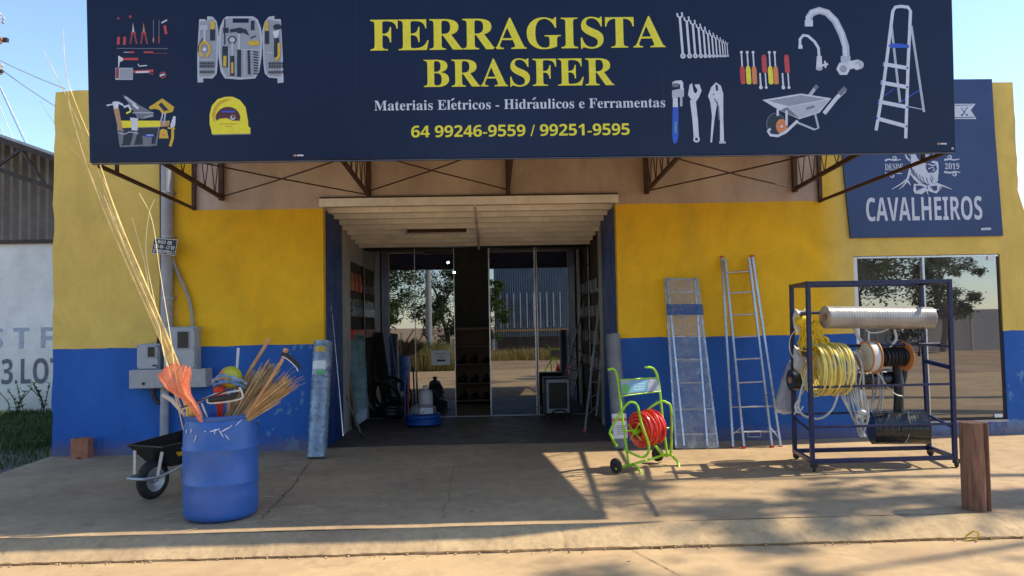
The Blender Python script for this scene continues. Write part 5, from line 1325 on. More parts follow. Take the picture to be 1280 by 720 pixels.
for i in range(7):
    t_ = .1 + i * .12; MB().tube([f0.lerp(f1, t_), g0.lerp(g1, t_)], .012, 6).build('rung', M['galv'], lp)
MB().obox(f0, (.04, .05, .05), (0, 0, 0)).build('foot', M['redp'], lp)
gd = thing('goods_display', 'dark display of small hanging goods on the right inner wall of the doorway', 'display', (1.7, 12.4, 1.2))
MB().box(1.70, 1.718, 11.8, 12.95, .4, 2.6).build('backboard', M['darkwall'], gd)
for r_ in range(4):
    for i in range(7):
        y = 11.9 + i * .15; z = 2.3 - r_ * .42
        MB().box(1.66, 1.70, y, y + .07, z - .16 - .05 * (i % 2), z).build('hung_pack', [M['dsteel'], M['ig'], M['ibr'], M['ishade']][(i + r_) % 4], gd)

# ------------------------------------------------------------------ inside the shop
sf = thing('shelf_unit', 'brown open shelf unit seen through the half open glass door', 'shelf', (-.2, 15.2, .07))
MB().box(-1.2, .9, 15.35, 15.38, .07, 1.55).build('back_panel', M['shelfwood'], sf)
for x in (-1.22, .9): MB().box(x, x + .03, 15.0, 15.38, .07, 1.55).build('side_panel', M['shelfwood'], sf)
for z in (.12, .45, .82, 1.17, 1.5): MB().box(-1.19, .9, 15.0, 15.35, z, z + .025).build('shelf', M['shelfwood'], sf)
for r_, z in enumerate((.145, .475, .845)):
    for i in range(3):
        x = -.56 + i * .22
        b = MB(); hgt = random.uniform(.10, .2)
        b.tube([(x - .07, 15.12, z + .035), (x, 15.12, z + hgt * .6), (x + .06, 15.14, z + .045)], [.035, .05, .03], 8); b.lathe([(.04, 0), (.045, hgt * .5), (.02, hgt)], (x + .02, 15.2, z), (0, 0, 1), 10)
        tag(b.build('power_tool', M['black'], smooth=True), 'dark machine at the %s of the %s board of the shelf inside' % (('left', 'middle', 'right')[i], ('lowest', 'middle', 'upper')[r_]), 'tool', 'machines on the shelf inside')
for (P_, lab) in (((-0.768,14,2.749), 'upper left of the two small lit lamps inside the shop'), ((-0.718,15.2,2.647), 'lower right of the two small lit lamps inside the shop')):
    lt = thing('ceiling_lamp', lab, 'lamp', P_)
    MB().lathe([(.023 * sin(pi * i / 8) + 1e-4, -.023 * cos(pi * i / 8)) for i in range(9)], P_, (0, 0, 1), 14).build('bulb', M.setdefault('bulb', emis('lit_bulb', (.85, 1, .95), 90)), lt, smooth=True)
    MB().tube([Vector(P_) + Vector((0, 0, .04)), (P_[0], P_[1], 3.3)], .006, 6).build('cord', M['black'], lt)

# ------------------------------------------------------------------ green hose cart
hc = thing('hose_cart', 'lime green two-wheeled hose cart with a red hose reel by the doorway', 'hose cart', (1.532,8.1,0.026))
def gt(pts, r=.013, nm='frame_tube', m='green', k=5): return MB().tube(smoothpts(pts, k), r, 8).build(nm, M[m], hc, smooth=True)
gt([(1.215,8.05,1.106),(1.27,8.08,1.111),(1.313,8.14,1.065),(1.345,8.2,0.941),(1.378,8.16,0.522),(1.416,8.1,0.104)])
gt([(1.651,8.25,1.111),(1.735,8.32,1.097),(1.79,8.38,1.04),(1.83,8.42,0.897),(1.862,8.42,0.478),(1.892,8.4,0.15)])
gt([(1.372,8.18,0.815),(1.846,8.42,0.835)], .008); gt([(1.36,8.18,0.985),(1.823,8.42,0.984)], .008)
gt([(1.34,8.1,0.081),(1.584,8.22,0.112),(1.896,8.42,0.147),(1.964,8.34,0.107),(1.988,8.3,0.062),(1.983,8.25,0.021)])
gt([(1.331,8.1,0.081),(1.43,8.08,0.107),(1.477,8.02,0.1),(1.51,7.98,0.058),(1.511,7.95,0.006)])
gt([(1.295,8.1,0.298),(1.231,8.05,0.415),(1.221,8.03,0.476),(1.321,8,0.651),(1.399,8,0.748),(1.458,8,0.764),(1.507,8,0.721),(1.543,8,0.539),(1.605,8,0.356),(1.611,8,0.273),(1.589,8.02,0.213),(1.527,8.05,0.193),(1.37,8.1,0.263)])
gt([(1.631,8.35,0.578),(1.693,8.3,0.668),(1.812,8.28,0.736),(1.872,8.28,0.726),(1.922,8.28,0.648),(1.915,8.3,0.235),(1.891,8.32,0.155),(1.831,8.36,0.159),(1.734,8.3,0.273)])
gt([(1.387,8.12,0.451),(1.563,8.2,0.453),(1.913,8.38,0.438)], .010, 'reel_axle')
gt([(1.265,8,0.084),(1.926,8.55,0.124)], .012, 'wheel_axle')
for (c, r) in (((1.27,8.03,0.112), .075), ((1.808,8.5,0.136), .075)):
    MB().lathe([(.02, -.018), (.05, -.014), (.058, -.022), (r, -.018), (r + .004, 0), (r, .018), (.058, .022), (.05, .014), (.02, .018)], c, (.72, .45, 0), 22).build('wheel', M['rubber'], hc, smooth=True)
    MB().lathe([(.014, -.03), (.018, 0), (.014, .03)], c, (.72, .45, 0), 10).build('hub', M['dsteel'], hc)
lp_ = [(1.366,8.17,0.977),(1.83,8.41,0.976),(1.839,8.41,0.845),(1.375,8.17,0.833)]
MB().add(lp_ + [Vector(p) + Vector((0, .006, 0)) for p in lp_], [(0, 1, 2, 3), (7, 6, 5, 4), (0, 4, 5, 1), (1, 5, 6, 2), (2, 6, 7, 3), (3, 7, 4, 0)]).build('label_board', M['cloth2'], hc)
M['labelblue'] = mat('label_pale_blue', (.18, .48, .68), .4)
l0, l1, l2_, l3 = [Vector(p) for p in lp_]
def lq(u, v): return l0.lerp(l1, u).lerp(l3.lerp(l2_, u), v) + Vector((0, -.003, 0))
MB().add([lq(.22, .08), lq(.68, .08), lq(.68, .92), lq(.22, .92)], [(0, 1, 2, 3)]).build('label_print', M['labelblue'], hc)
MB().add([lq(.02, .3), lq(.19, .3), lq(.19, .95), lq(.02, .95)], [(0, 1, 2, 3)]).build('label_print', M['igr'], hc)
for i in range(3): MB().add([lq(.30, .3 + i * .2) + Vector((0, -.001, 0)), lq(.60, .3 + i * .2) + Vector((0, -.001, 0)), lq(.60, .35 + i * .2) + Vector((0, -.001, 0)), lq(.30, .35 + i * .2) + Vector((0, -.001, 0))], [(0, 1, 2, 3)]).build('print_line', M['pwhite'], hc)
rc = Vector((1.65,8.25,0.445)); rax = Vector((.42, .27, .02))
b = MB()
for k in range(4):
    coil(b, rc + Vector((0, 0, .006 * k)), rax, .09 + .026 * k, .0115, .33 - .03 * k, 13 - k, 6, 18, jit=.09)
o = b.build('red_hose', M['redhose'], smooth=True); tag(o, 'glossy red hose wound thickly on the green cart', 'hose')
MB().lathe([(.028, -.19), (.028, .19)], rc, rax, 14).build('reel_drum', M['green'], hc, smooth=True)
for s in (-.185, .185):
    for a in (0, pi / 2):
        ax = rax.normalized(); u = ax.orthogonal().normalized(); w = ax.cross(u); c = rc + ax * s
        MB().tube([c + (u * cos(a) + w * sin(a)) * .12, c - (u * cos(a) + w * sin(a)) * .12], .006, 6).build('reel_spoke', M['green'], hc)

# ------------------------------------------------------------------ ladders on the wall
la = thing('ladder', 'aluminium folding ladder wrapped in cloudy plastic with a blue band, leaning on the wall', 'ladder', (2.447,9.3,0.063))
def Lb(p, q, w, m, par, nm='stile', h=None): return MB().bar(p, q, w, h or w * 1.6, (0, 1, 0)).build(nm, m, par)
def lerp3(a, b_, t): return Vector(a).lerp(Vector(b_), t)
A0, A1 = (2.247,9.691,2.154), (2.297,9.28,0.099)
B0, B1 = (2.595,9.69,2.148), (2.578,9.278,0.092)
C0, C1 = (2.224,9.727,2.136), (2.207,9.313,0.067)
D0, D1 = (2.635,9.726,2.129), (2.714,9.313,0.065)
for p_, q_ in ((A0, A1), (B0, B1)): Lb(p_, q_, .020, M['alu'], la)
for p_, q_ in ((C0, C1), (D0, D1)): Lb(p_, q_, .024, M['alu'], la)
for py in (366, 395, 423, 452, 481, 511, 541):
    t_ = (py - 347) / 210; a_ = lerp3(C0, C1, t_); d_ = lerp3(D0, D1, t_)
    if py < 500: a_ = lerp3(A0, A1, t_); d_ = lerp3(B0, B1, t_)
    MB().tube([a_, d_], .011, 8).build('rung', M['alu'], la, smooth=True)
    a2 = lerp3(C0, C1, t_); d2_ = lerp3(D0, D1, t_)
    if py in (452, 511): MB().tube([a2 + Vector((0, .03, 0)), d2_ + Vector((0, .03, 0))], .008, 8).build('rung', M['alu'], la, smooth=True)
b = MB(); n = 36; vs = []
for i in range(n + 1):
    t_ = i / n; l = lerp3(C0, C1, t_) + Vector((-.012, -.05, 0)); r = lerp3(D0, D1, t_) + Vector((.012, -.05, 0))
    for k in range(9):
        vs.append(l.lerp(r, k / 8) + Vector((0, .02 * mn.noise(Vector((k * .8, i * .7, 0))) + (.03 if k in (0, 8) else 0), 0)))
b.add(vs, [(i * 9 + k, i * 9 + k + 1, (i + 1) * 9 + k + 1, (i + 1) * 9 + k) for i in range(n) for k in range(8)])
b.build('plastic_wrap', M['wrap'], la, smooth=True)
M['blueband'] = translucent('blue_band', (.012, .085, .30), .85)
b = MB(); vs = []
for i in range(4):
    t_ = .155 + i * .022; l = lerp3(C0, C1, t_) + Vector((-.016, -.062, 0)); r = lerp3(D0, D1, t_) + Vector((.016, -.062, 0)); vs += [l, r]
b.add(vs, [(2 * i, 2 * i + 1, 2 * i + 3, 2 * i + 2) for i in range(3)]); b.build('blue_tape', M['blueband'], la)
MB().bar(lerp3(C0, D0, 0), lerp3(D0, C0, 0), .03, .02).build('top_bar', M['galv'], la)

lc = thing('ladder', 'bare aluminium extension ladder with red feet leaning on the wall beside the wrapped one', 'ladder', (3.161,9.25,0.045))
A0, A1 = (3.004,9.726,2.379), (3.018,9.259,0.047)
B0, B1 = (3.315,9.729,2.395), (3.359,9.26,0.048)
C0, C1 = (2.981,9.783,2.415), (2.897,9.307,0.033)
D0, D1 = (3.376,9.784,2.419), (3.483,9.306,0.028)
for p_, q_ in ((A0, A1), (B0, B1)): Lb(p_, q_, .024, M['alu'], lc)
for p_, q_ in ((C0, C1), (D0, D1)): Lb(p_, q_, .026, M['alu'], lc)
for q_ in (A1, B1, C1, D1): MB().obox(Vector(q_) + Vector((0, 0, .012)), (.034, .055, .045)).build('foot', M['redp'], lc)
for q_ in (C0, D0): MB().obox(Vector(q_) + Vector((0, -.01, 0)), (.034, .05, .02)).build('end_cap', M['redp'], lc)
for py in (340, 367, 396, 424, 452, 481, 511, 541):
    t_ = (py - 322) / 239
    a_ = lerp3(A0, A1, t_); d_ = lerp3(B0, B1, t_)
    MB().tube([a_, d_], .011, 8).build('rung', M['alu'], lc, smooth=True)
    a_ = lerp3(C0, C1, t_) + Vector((0, .02, 0)); d_ = lerp3(D0, D1, t_) + Vector((0, .02, 0))
    if py > 500: MB().tube([a_, d_], .010, 8).build('rung', M['alu'], lc, smooth=True)
MB().tube([lerp3(C0, C1, .93), lerp3(A0, A1, .89)], .005, 6).build('brace', M['alu'], lc); MB().tube([lerp3(D0, D1, .95), lerp3(B0, B1, .89)], .005, 6).build('brace', M['alu'], lc)
MB().tube([(3.087,9.3,0.231),(3.085,9.3,0.183),(3.242,9.3,0.179),(3.243,9.3,0.227)], .005, 6).build('hook', M['alu'], lc)

# ------------------------------------------------------------------ blue rack on castors
rk = thing('hose_rack', 'dark blue square-tube rack on castors holding hoses, wire and film rolls', 'rack', (4.05, 8.2, .03))
FL, RL, FR, RR = Vector((3.265, 7.86, 0)), Vector((3.345, 8.52, 0)), Vector((4.775, 7.90, 0)), Vector((4.86, 8.52, 0))
ZT = 1.965; ZB = .135
FLt, RLt, FRt, RRt = Vector((3.285, 7.86, 0)), Vector((3.375, 8.52, 0)), Vector((4.80, 7.90, 0)), Vector((4.85, 8.52, 0))
def at(bq, tq, z): return bq.lerp(tq, (z - ZB) / (ZT - ZB)) + Vector((0, 0, z))
def cornr(i, z): return at(*((FL, FLt), (FR, FRt), (RR, RRt), (RL, RLt))[i], z)
def rb(p, q, w=.04, nm='rail', h=None): return MB().bar(p, q, w, h or w).build(nm, M['rack'], rk, bevel=.003)
for i in range(4): rb(cornr(i, ZB - .02), cornr(i, ZT + .02), .042, 'upright')
for i in range(4):
    p_, q_ = cornr(i, ZT), cornr((i + 1) % 4, ZT); d_ = (q_ - p_).normalized() * .022; rb(p_ + d_, q_ - d_, .038)
    p_, q_ = cornr(i, ZB), cornr((i + 1) % 4, ZB); d_ = (q_ - p_).normalized() * .022; rb(p_ + d_, q_ - d_, .038, h=.045)
def zf(py): return (3.256,7.88,0.026)[2] * 0 + 1.6 + (397.5 - py) / 960 * 7.88
for z in (.893, .482): rb(cornr(0, z), cornr(1, z), .024)
for z in (.54,): rb(cornr(3, z), cornr(2, z), .024)
rb(cornr(0, 1.22), cornr(3, 1.24), .03, h=.045); rb(cornr(1, 1.06), cornr(2, 1.10), .03, h=.045); rb(cornr(0, .44), cornr(3, .50), .024); rb(cornr(1, .44), cornr(2, .50), .024)
def midl(z): return cornr(0, z).lerp(cornr(3, z), .42)
def midr(z): return cornr(1, z).lerp(cornr(2, z), .42)
axl = {}
for z in (1.66, 1.30, ):
    p_, q_ = midl(z), midr(z); axl[z] = (p_, q_)
    MB().tube([p_, q_], .016, 10).build('axle_bar', M['rack'], rk, smooth=True)
    rb(cornr(0, z - .02), cornr(3, z - .02), .02); rb(cornr(1, z - .02), cornr(2, z - .02), .02)
for i in range(4):
    c = cornr(i, ZB); g = gz(c.y)
    for dz in (1,):
        a = random.uniform(-.6, .6)
        MB().lathe([(.012, -.014), (.036, -.014), (.04, -.006), (.04, .006), (.036, .014), (.012, .014)], (c.x + .02, c.y + .012, g + .042), (cos(a), sin(a), 0), 18).build('castor_wheel', M['rubber'], rk, smooth=True)
        MB().box(c.x - .012, c.x + .052, c.y - .01, c.y + .03, g + .045, ZB - .02).build('castor_fork', M['dsteel'], rk)

def roll(name, lab, cat, p, q, r, m, group=None, core=True):
    t = thing(name, lab, cat, tuple(p), group); p, q = Vector(p), Vector(q); L = (q - p).length; ax = (q - p).normalized(); n = 46
    MB().lathe([(r * .3, .004), (r * .97, 0)] + [(r * (1 + .006 * sin(i * 2.1) + random.uniform(-.006, .006)), L * i / n) for i in range(n + 1)] + [(r * .97, L), (r * .3, L - .003)], p, ax, 30, jit=.006).build('rolled_sheet', m, t, smooth=True)
    if core: MB().lathe([(r * .32, -.012), (r * .32, L + .012)], p, ax, 16).build('core', M['shelfwood'], t, smooth=True)
    return t
roll('film_roll', 'wide silvery film roll lying along the top bar of the blue rack', 'roll', (3.521,8.02,1.611), (4.727,8.15,1.581), .118, M['filmroll'])
roll('black_sheet_roll', 'glossy black plastic sheet roll in the bottom of the blue rack tilted to the right', 'roll', (4.057,8.2,0.413), (4.593,8.1,0.415), .170, M['blacksheet'], core=False)
roll('black_film_roll', 'long dark film roll at the back of the rack under the yellow hose', 'roll', (3.286,8.42,0.927), (4.47,8.46,0.908), .115, M['blacksheet'])
tag(MB().tube(smoothpts([(4.346,7.98,0.611),(4.366,7.98,0.477),(4.343,7.98,0.353),(4.288,7.98,0.255)]), .0025, 5).build('string', M['offwhite']), 'thin pale string tied round the black sheet roll', 'string')

def hose(name, lab, build, m, group=None, cat='hose'):
    b = MB(); build(b); return tag(b.build(name, M[m], smooth=True), lab, cat, group)
def yh(b):
    coil(b, (3.547,8.05,1.083), (1, .12, 0), .240, .0105, .37, 17, 7, 24, jit=.06, sag=.04)
hose('yellow_hose_coil', 'wide coil of pale yellow translucent hose hanging on the rack', yh, 'hosey')
def yh2(b):
    coil(b, (3.525,8.1,1.055), (1, .05, .05), .195, .011, .30, 12, 6, 22, jit=.09, sag=.05)
hose('yellow_hose_coil', 'inner brighter layer of yellow hose inside the wide pale coil', yh2, 'hosey')
hose('hose_loop', 'long pale hose loop hanging low at the left of the rack', lambda b: b.tube(smoothpts([(3.341,7.95,1.25),(3.292,7.95,1.085),(3.207,7.95,0.838),(3.176,7.95,0.69),(3.215,7.95,0.606),(3.315,7.95,0.563),(3.424,7.95,0.569),(3.528,7.95,0.649),(3.583,7.95,0.764),(3.613,7.95,0.879)]), .012, 8), 'hosec')
hose('hose_loop', 'thin translucent hose curling out past the left upright of the rack', lambda b: b.tube(smoothpts([(3.272,8.2,1.475),(3.217,8.2,1.399),(3.203,8.2,1.279),(3.235,8.2,1.192),(3.285,8.2,1.14),(3.343,8.2,1.053),(3.372,8.2,0.898),(3.297,8.2,0.763),(3.242,8.2,0.687)]), .006, 6), 'hosec')
def ch(b):
    for k in range(7):
        x = 1061 + k * 3.1; w = 5 + k * .5; y0 = 432 + (k % 3)
        b.tube(smoothpts([(-5.06,8,5.08)][:0] + [CX(x - 6 - k % 2, 452 + k), CX(x - 2, y0), CX(x + 5, y0 - 2), CX(x + 10, 448), CX(x + 9, 480), CX(1079 + k * 1.6, 512 + 3 * (k % 3)), CX(1078, 524 + k * 2.4)], 5), .0085, 6)
        b.tube(smoothpts([CX(x - 6, 452 + k), CX(x - 6 + k * .3, 480), CX(1067 + k * 1.4, 508), CX(1076, 522), CX(1079 + k, 538)], 5), .0085, 6)
def CX(px, py, Y=8.02):
    """rack-front coordinates: hundredths across, hundredths down"""
    return Vector((3.268 + (px - 1010) * .00823 + (py - 440) * .00016, Y + random.uniform(-.05, .05), 1.27 - (py - 425) * .00821 - (px - 1010) * -.00016))
hose('clear_hose_bundle', 'bundle of clear hoses hung over the bar and gathered low in a knot', ch, 'hosec')
hose('hose_knot', 'white tie holding the hanging clear hoses together', lambda b: (b.lathe([(.02, -.03), (.045, -.02), (.05, .01), (.02, .035)], (3.844,7.96,0.616), (.3, 0, 1), 12, jit=.1), b.lathe([(.01, -.03), (.03, 0), (.01, .03)], (3.804,7.95,0.577), (1, 0, .4), 10)), 'offwhite', cat='tie')
hose('hose_knot', 'white knot on the low hose loop at the left of the rack', lambda b: (b.tube(smoothpts([(3.196,7.95,0.772),(3.143,7.95,0.69),(3.174,7.95,0.624),(3.227,7.95,0.689)]), .010, 6), b.tube([(3.196,7.95,0.755),(3.131,7.95,0.608)], .008, 6)), 'offwhite', cat='tie')
for (c, r, lab, fl, wr) in (((4.006,8.05,1.183), .165, 'spool of white cord with an orange rim on the middle bar of the rack', -.05, 'offwhite'), ((4.307,8.15,1.173), .115, 'spool of black cable with an orange card flange at its right end', .10, 'black')):
    t = thing('cable_spool', lab, 'spool', c)
    A = Vector((1, .1, 0))
    if wr == 'offwhite':
        MB().lathe([(.05, -.05), (r * .98, -.05), (r, -.03), (r * .97, .025), (.05, .03)], c, A, 30).build('wound_cord', M['offwhite'], t, smooth=True)
        MB().lathe([(.04, .03), (r * 1.07, .03), (r * 1.07, .04), (.04, .04)], c, A, 30).build('flange', M['orangesp'], t)
        MB().lathe([(r * .9, -.062), (r * 1.02, -.062), (r * 1.02, -.054), (r * .9, -.054)], c, A, 30, caps=False).build('rim', M['orangesp'], t)
    else:
        b = MB()
        for k in range(2): coil(b, c, A, .085 + .012 * k, .0075, .24, 14, 5, 16, jit=.01)
        b.build('wound_cable', M['black'], t, smooth=True)
        MB().lathe([(.03, .13), (.155, .13), (.155, .142), (.03, .142)], c, A, 30).build('flange', M['orangesp'], t)
        MB().lathe([(.08, -.13), (.08, .13)], c, A, 20).build('core', M['black'], t)
b = MB()
for i in range(26):
    c = Vector((4.548,8.3,1.397)) + Vector((random.uniform(-.17, .13), random.uniform(-.06, .06), random.uniform(-.06, .06)))
    coil(b, c, (random.uniform(-1, 1), random.uniform(.3, 1), random.uniform(-1, 1)), random.uniform(.03, .07), .0045, .02, 1.6, 4, 10)
tag(b.build('tangled_cable', M['blacksheet'], smooth=True), 'tangled glossy black cable just under the right end of the film roll', 'cable')
def bk(b):
    for k in range(3): b.tube(smoothpts([CX(1158 - 9 * k * .4, 392, 8.1), CX(1163 + k * 2, 386, 8.1), CX(1168 + k * 2.2, 394, 8.1), CX(1169 + k * 2, 415, 8.1), CX(1167 + k, 440, 8.1)], 5), .006, 6)
hose('bent_black_cable', 'black cords curling over the right end of the film roll', bk, 'black', cat='cord')
def bh_(b):
    b.tube(smoothpts([CX(1146, 428, 8.3), CX(1150, 440, 8.3), CX(1153, 462, 8.3), CX(1150, 486, 8.3), CX(1147, 520, 8.3)], 5), [.03 + .02 * min(1, i / 8) for i in range(21)], 10)
    b.tube(smoothpts([CX(1158, 428, 8.32), CX(1165, 445, 8.32), CX(1160, 468, 8.32), CX(1154, 488, 8.32), CX(1154, 522, 8.32)], 5), [.032] * 21, 10)
hose('black_hose', 'thick black flat hose hanging behind the right part of the rack', bh_, 'black')
hose('silver_band', 'silver collar round the thick black hanging hose', lambda b: b.lathe([(.05, -.02), (.056, 0), (.05, .02)], CX(1148, 438, 8.28), (.1, 0, 1), 16), 'alu', cat='clamp')
hose('thin_hose', 'pale thin hose swinging out right below the spools', lambda b: b.tube(smoothpts([(4.043,8,1.05),(4.107,8,0.931),(4.179,8,0.829),(4.253,8,0.778),(4.304,8,0.768)]), .007, 6), 'hosec')
def gh(b):
    for k in range(4): b.tube(smoothpts([CX(1112 + k * 4, 448, 8.25), CX(1116 + k * 3, 470, 8.25), CX(1112 + k * 3, 495, 8.25), CX(1105 + k * 4, 518, 8.25)], 4), .008, 6)
hose('grey_hose_strands', 'grey hose strands hanging behind the spools above the black roll', gh, 'conduit')
def wh(b):
    b.tube(smoothpts([(3.894,8.15,1.489),(3.926,8.15,1.403),(3.992,8.15,1.316),(4.042,8.15,1.263)]), .016, 6); b.tube(smoothpts([(4.329,8.15,1.464),(4.342,8.15,1.36),(4.268,8.15,1.276)]), .014, 6); b.tube(smoothpts([(3.991,8.1,1.47),(4.058,8.1,1.435),(4.18,8.1,1.45),(4.286,8.1,1.499)]), .008, 6); b.tube([(4.025,8.1,1.453),(4.02,8.1,1.351)], .010, 6)
hose('white_hose', 'short white hoses hooked under the silvery film roll', wh, 'offwhite')

# bags and net hung at the left of the rack
def bag(name, lab, pts, thick, m, seed, n=14):
    """crumpled bag: closed outline blown up from its middle"""
    random.seed(seed); P = [Vector(p) for p in pts]; c = sum(P, Vector()) / len(P); b = MB(); vs = []
    N = 24; out = []
    for i in range(N):
        t_ = i / N * len(P); k = int(t_); out.append(P[k].lerp(P[(k + 1) % len(P)], t_ - k))
    for s in (-1, 1):
        for ring, (q, h) in enumerate(((1, .12), (.8, .7), (.5, .95), (.2, 1))):
            for p in out:
                v = c.lerp(p, q); vs.append(v + Vector((random.uniform(-.008, .008), s * thick * h * random.uniform(.75, 1.15), random.uniform(-.008, .008))))
    for s in range(2):
        o_ = s * 4 * N
        for r_ in range(3):
            for k in range(N): b.f.append((o_ + r_ * N + k, o_ + r_ * N + (k + 1) % N, o_ + (r_ + 1) * N + (k + 1) % N, o_ + (r_ + 1) * N + k)); b.mi.append(0)
        b.f.append(tuple(o_ + 3 * N + k for k in range(N))); b.mi.append(0)
    for k in range(N): b.f.append((k, (k + 1) % N, 4 * N + (k + 1) % N, 4 * N + k)); b.mi.append(0)
    b.v = [tuple(v) for v in vs]
    return tag(b.build(name, M[m], smooth=True), lab, 'bag')
bag('plastic_bag', 'crumpled milky plastic bag hanging at the top left of the blue rack', [(3.271,8.2,1.708),(3.34,8.2,1.681),(3.429,8.2,1.713),(3.415,8.2,1.567),(3.376,8.2,1.464),(3.288,8.2,1.44),(3.248,8.2,1.544)], .05, 'wrap2', 3)
bag('plastic_bag', 'small cloudy plastic bag just below the milky one on the rack', [(3.257,8.2,1.312),(3.342,8.2,1.259),(3.382,8.2,1.172),(3.362,8.2,1.087),(3.307,8.2,1.019),(3.239,8.2,1.072)], .05, 'wrap2', 4)
bag('plastic_bag', 'grey plastic bag bulging out left of the rack beside the ladder', [(3.326,8.6,1.093),(3.383,8.6,1.155),(3.382,8.6,0.867),(3.379,8.6,0.545),(3.269,8.6,0.53),(3.162,8.6,0.568),(3.206,8.6,0.781)], .07, 'wrap3', 5)
b = MB()
random.seed(11)
for i in range(90):
    a = CX(random.uniform(1012, 1038), random.uniform(386, 392), 8.12); w = random.uniform(1010, 1048)
    pts = [a, CX((w + 1022) / 2, random.uniform(398, 410), 8.1), CX(w, random.uniform(412, 426), 8.08), CX(w + random.uniform(-6, 6), random.uniform(425, 436) if i % 4 == 0 else random.uniform(415, 424), 8.08)]
    b.tube(smoothpts(pts, 4), random.uniform(.006, .013), 5)
for i in range(12):
    coil(b, CX(random.uniform(1014, 1042), random.uniform(402, 420), 8.1), (random.uniform(-.5, .5), 1, random.uniform(-.5, .5)), random.uniform(.03, .05), .007, .02, 1.5, 5, 10)
b.lathe([(.03, -.08), (.055, -.05), (.06, .05), (.03, .08)], CX(1019, 388, 8.1), (1, 0, 0), 12, jit=.08)
tag(b.build('hanging_yellow_net', M['yellownet'], smooth=True), 'bright yellow cord hanging in loops left of the film roll', 'cord')
random.seed(21)

# ------------------------------------------------------------------ wooden post at the kerb
wp = thing('wooden_post', 'short weathered reddish wooden post with a deep split standing near the kerb', 'post', (3.94, 6.30, 0))
N = 40; hts = 16; vs = []; c = Vector((3.985, 6.32, -.02)); Hh = .735
for j in range(hts + 1):
    z = Hh * j / hts
    for k in range(N):
        a = 2 * pi * k / N
        r = .108 * (1 + .09 * mn.noise(Vector((cos(a) * 1.5, sin(a) * 1.5, z * 1.2))) + .035 * mn.noise(Vector((cos(a) * 7, sin(a) * 7, z * 1.5))))
        da = abs(((a - (-pi / 2 + .42 + .03 * sin(z * 5))) + pi) % (2 * pi) - pi)
        r -= .065 * max(0, 1 - da / .16) if da < .16 else 0
        if j == hts: r *= .985
        vs.append((c.x + r * cos(a) + .004 * z / Hh, c.y + r * sin(a), c.z + z))
b = MB().add(vs, [(j * N + k, j * N + (k + 1) % N, (j + 1) * N + (k + 1) % N, (j + 1) * N + k) for j in range(hts) for k in range(N)])
b.build('stem', M['bark'], wp, smooth=True)
b = MB(); top = vs[-N:]; cc = Vector((c.x + .004, c.y, c.z + Hh + .004)); vt = [cc]
for f_ in (.33, .66): vt += [cc.lerp(Vector(p), f_) + Vector((0, 0, random.uniform(-.003, .003))) for p in top]
vt += [Vector(p) for p in top]
b.add(vt, [(0, 1 + k, 1 + (k + 1) % N) for k in range(N)] + [(1 + r_ * N + k, 1 + (r_ + 1) * N + k, 1 + (r_ + 1) * N + (k + 1) % N, 1 + r_ * N + (k + 1) % N) for r_ in range(2) for k in range(N)])
M['endgrain'] = mat('cut_end_grain', (.26, .13, .08), .9, scale=20, var=.3, bump=.4)
b.build('cut_top', M['endgrain'], wp)

# small things on the ground
tag(MB().tube(smoothpts([(3.62, 5.90, -.10), (3.65, 5.885, -.07), (3.68, 5.88, -.052), (3.71, 5.885, -.07), (3.71, 5.89, -.105), (3.68, 5.89, -.118), (3.6, 5.885, -.118)]), .006, 6).build('yellow_strap_loop', M['iyd'], smooth=True), 'bent yellow strap sticking out of the kerb foot near the wooden post', 'strap')
M['deadleaf'] = mat('dead_leaf', (.12, .07, .04), .8)
def leafm_(p, a, s):
    b = MB(); d = Vector((cos(a), sin(a), 0)); n_ = Vector((-sin(a), cos(a), 0)); p = Vector(p)
    b.add([p - d * s, p + n_ * s * .35 + Vector((0, 0, s * .25)), p + d * s + Vector((0, 0, s * .3)), p - n_ * s * .35 + Vector((0, 0, s * .1)), p + Vector((0, 0, .004))], [(0, 3, 4), (3, 2, 4), (2, 1, 4), (1, 0, 4)])
    return b
for (p_, a, lab) in (((-0.192,6.613,0.007), .2, 'dead leaf lying on the shaded sidewalk left of the sunlit patch'), ((0.848,6.484,0.005), 1.9, 'dead leaf near the tip of the big sign shadow'), ((1.088,6.671,0.008), 2.2, 'small dead leaf alone on the sunlit concrete'), ((-0.994,8.249,0.034), .7, 'dead leaf on the dark sidewalk before the doorway'), ((0.282,8.344,0.036), .3, 'dead leaf in the shade beside the sunlit patch by the hose cart')):
    tag(leafm_((p_[0], p_[1], gz(p_[1]) + .010), a, .022).build('dead_leaf', M['deadleaf'], smooth=None), lab, 'leaf')
tag(leafm_((.95, 5.55, -.112), .1, .02).build('dead_leaf', M['deadleaf'], smooth=None), 'dead leaf lying on the road below the kerb', 'leaf')
# joint running across the road slab
b = MB(); P = [Vector((1.04 + .34 * i / 24 + random.uniform(-.005, .005), 5.86 - 1.0 * i / 24, 0)) for i in range(25)]
for i in range(24):
    p_, q_ = P[i], P[i + 1]; w = .003 * random.uniform(.5, 1.3); zr = lambda v: -.125 + .008 * nz(v.x, v.y, .6) + .006
    b.add([(p_.x - w, p_.y, zr(p_)), (p_.x + w, p_.y, zr(p_)), (q_.x + w, q_.y, zr(q_)), (q_.x - w, q_.y, zr(q_))], [(0, 1, 2, 3)])
struct(b.build('road_joint', M['crackm']))
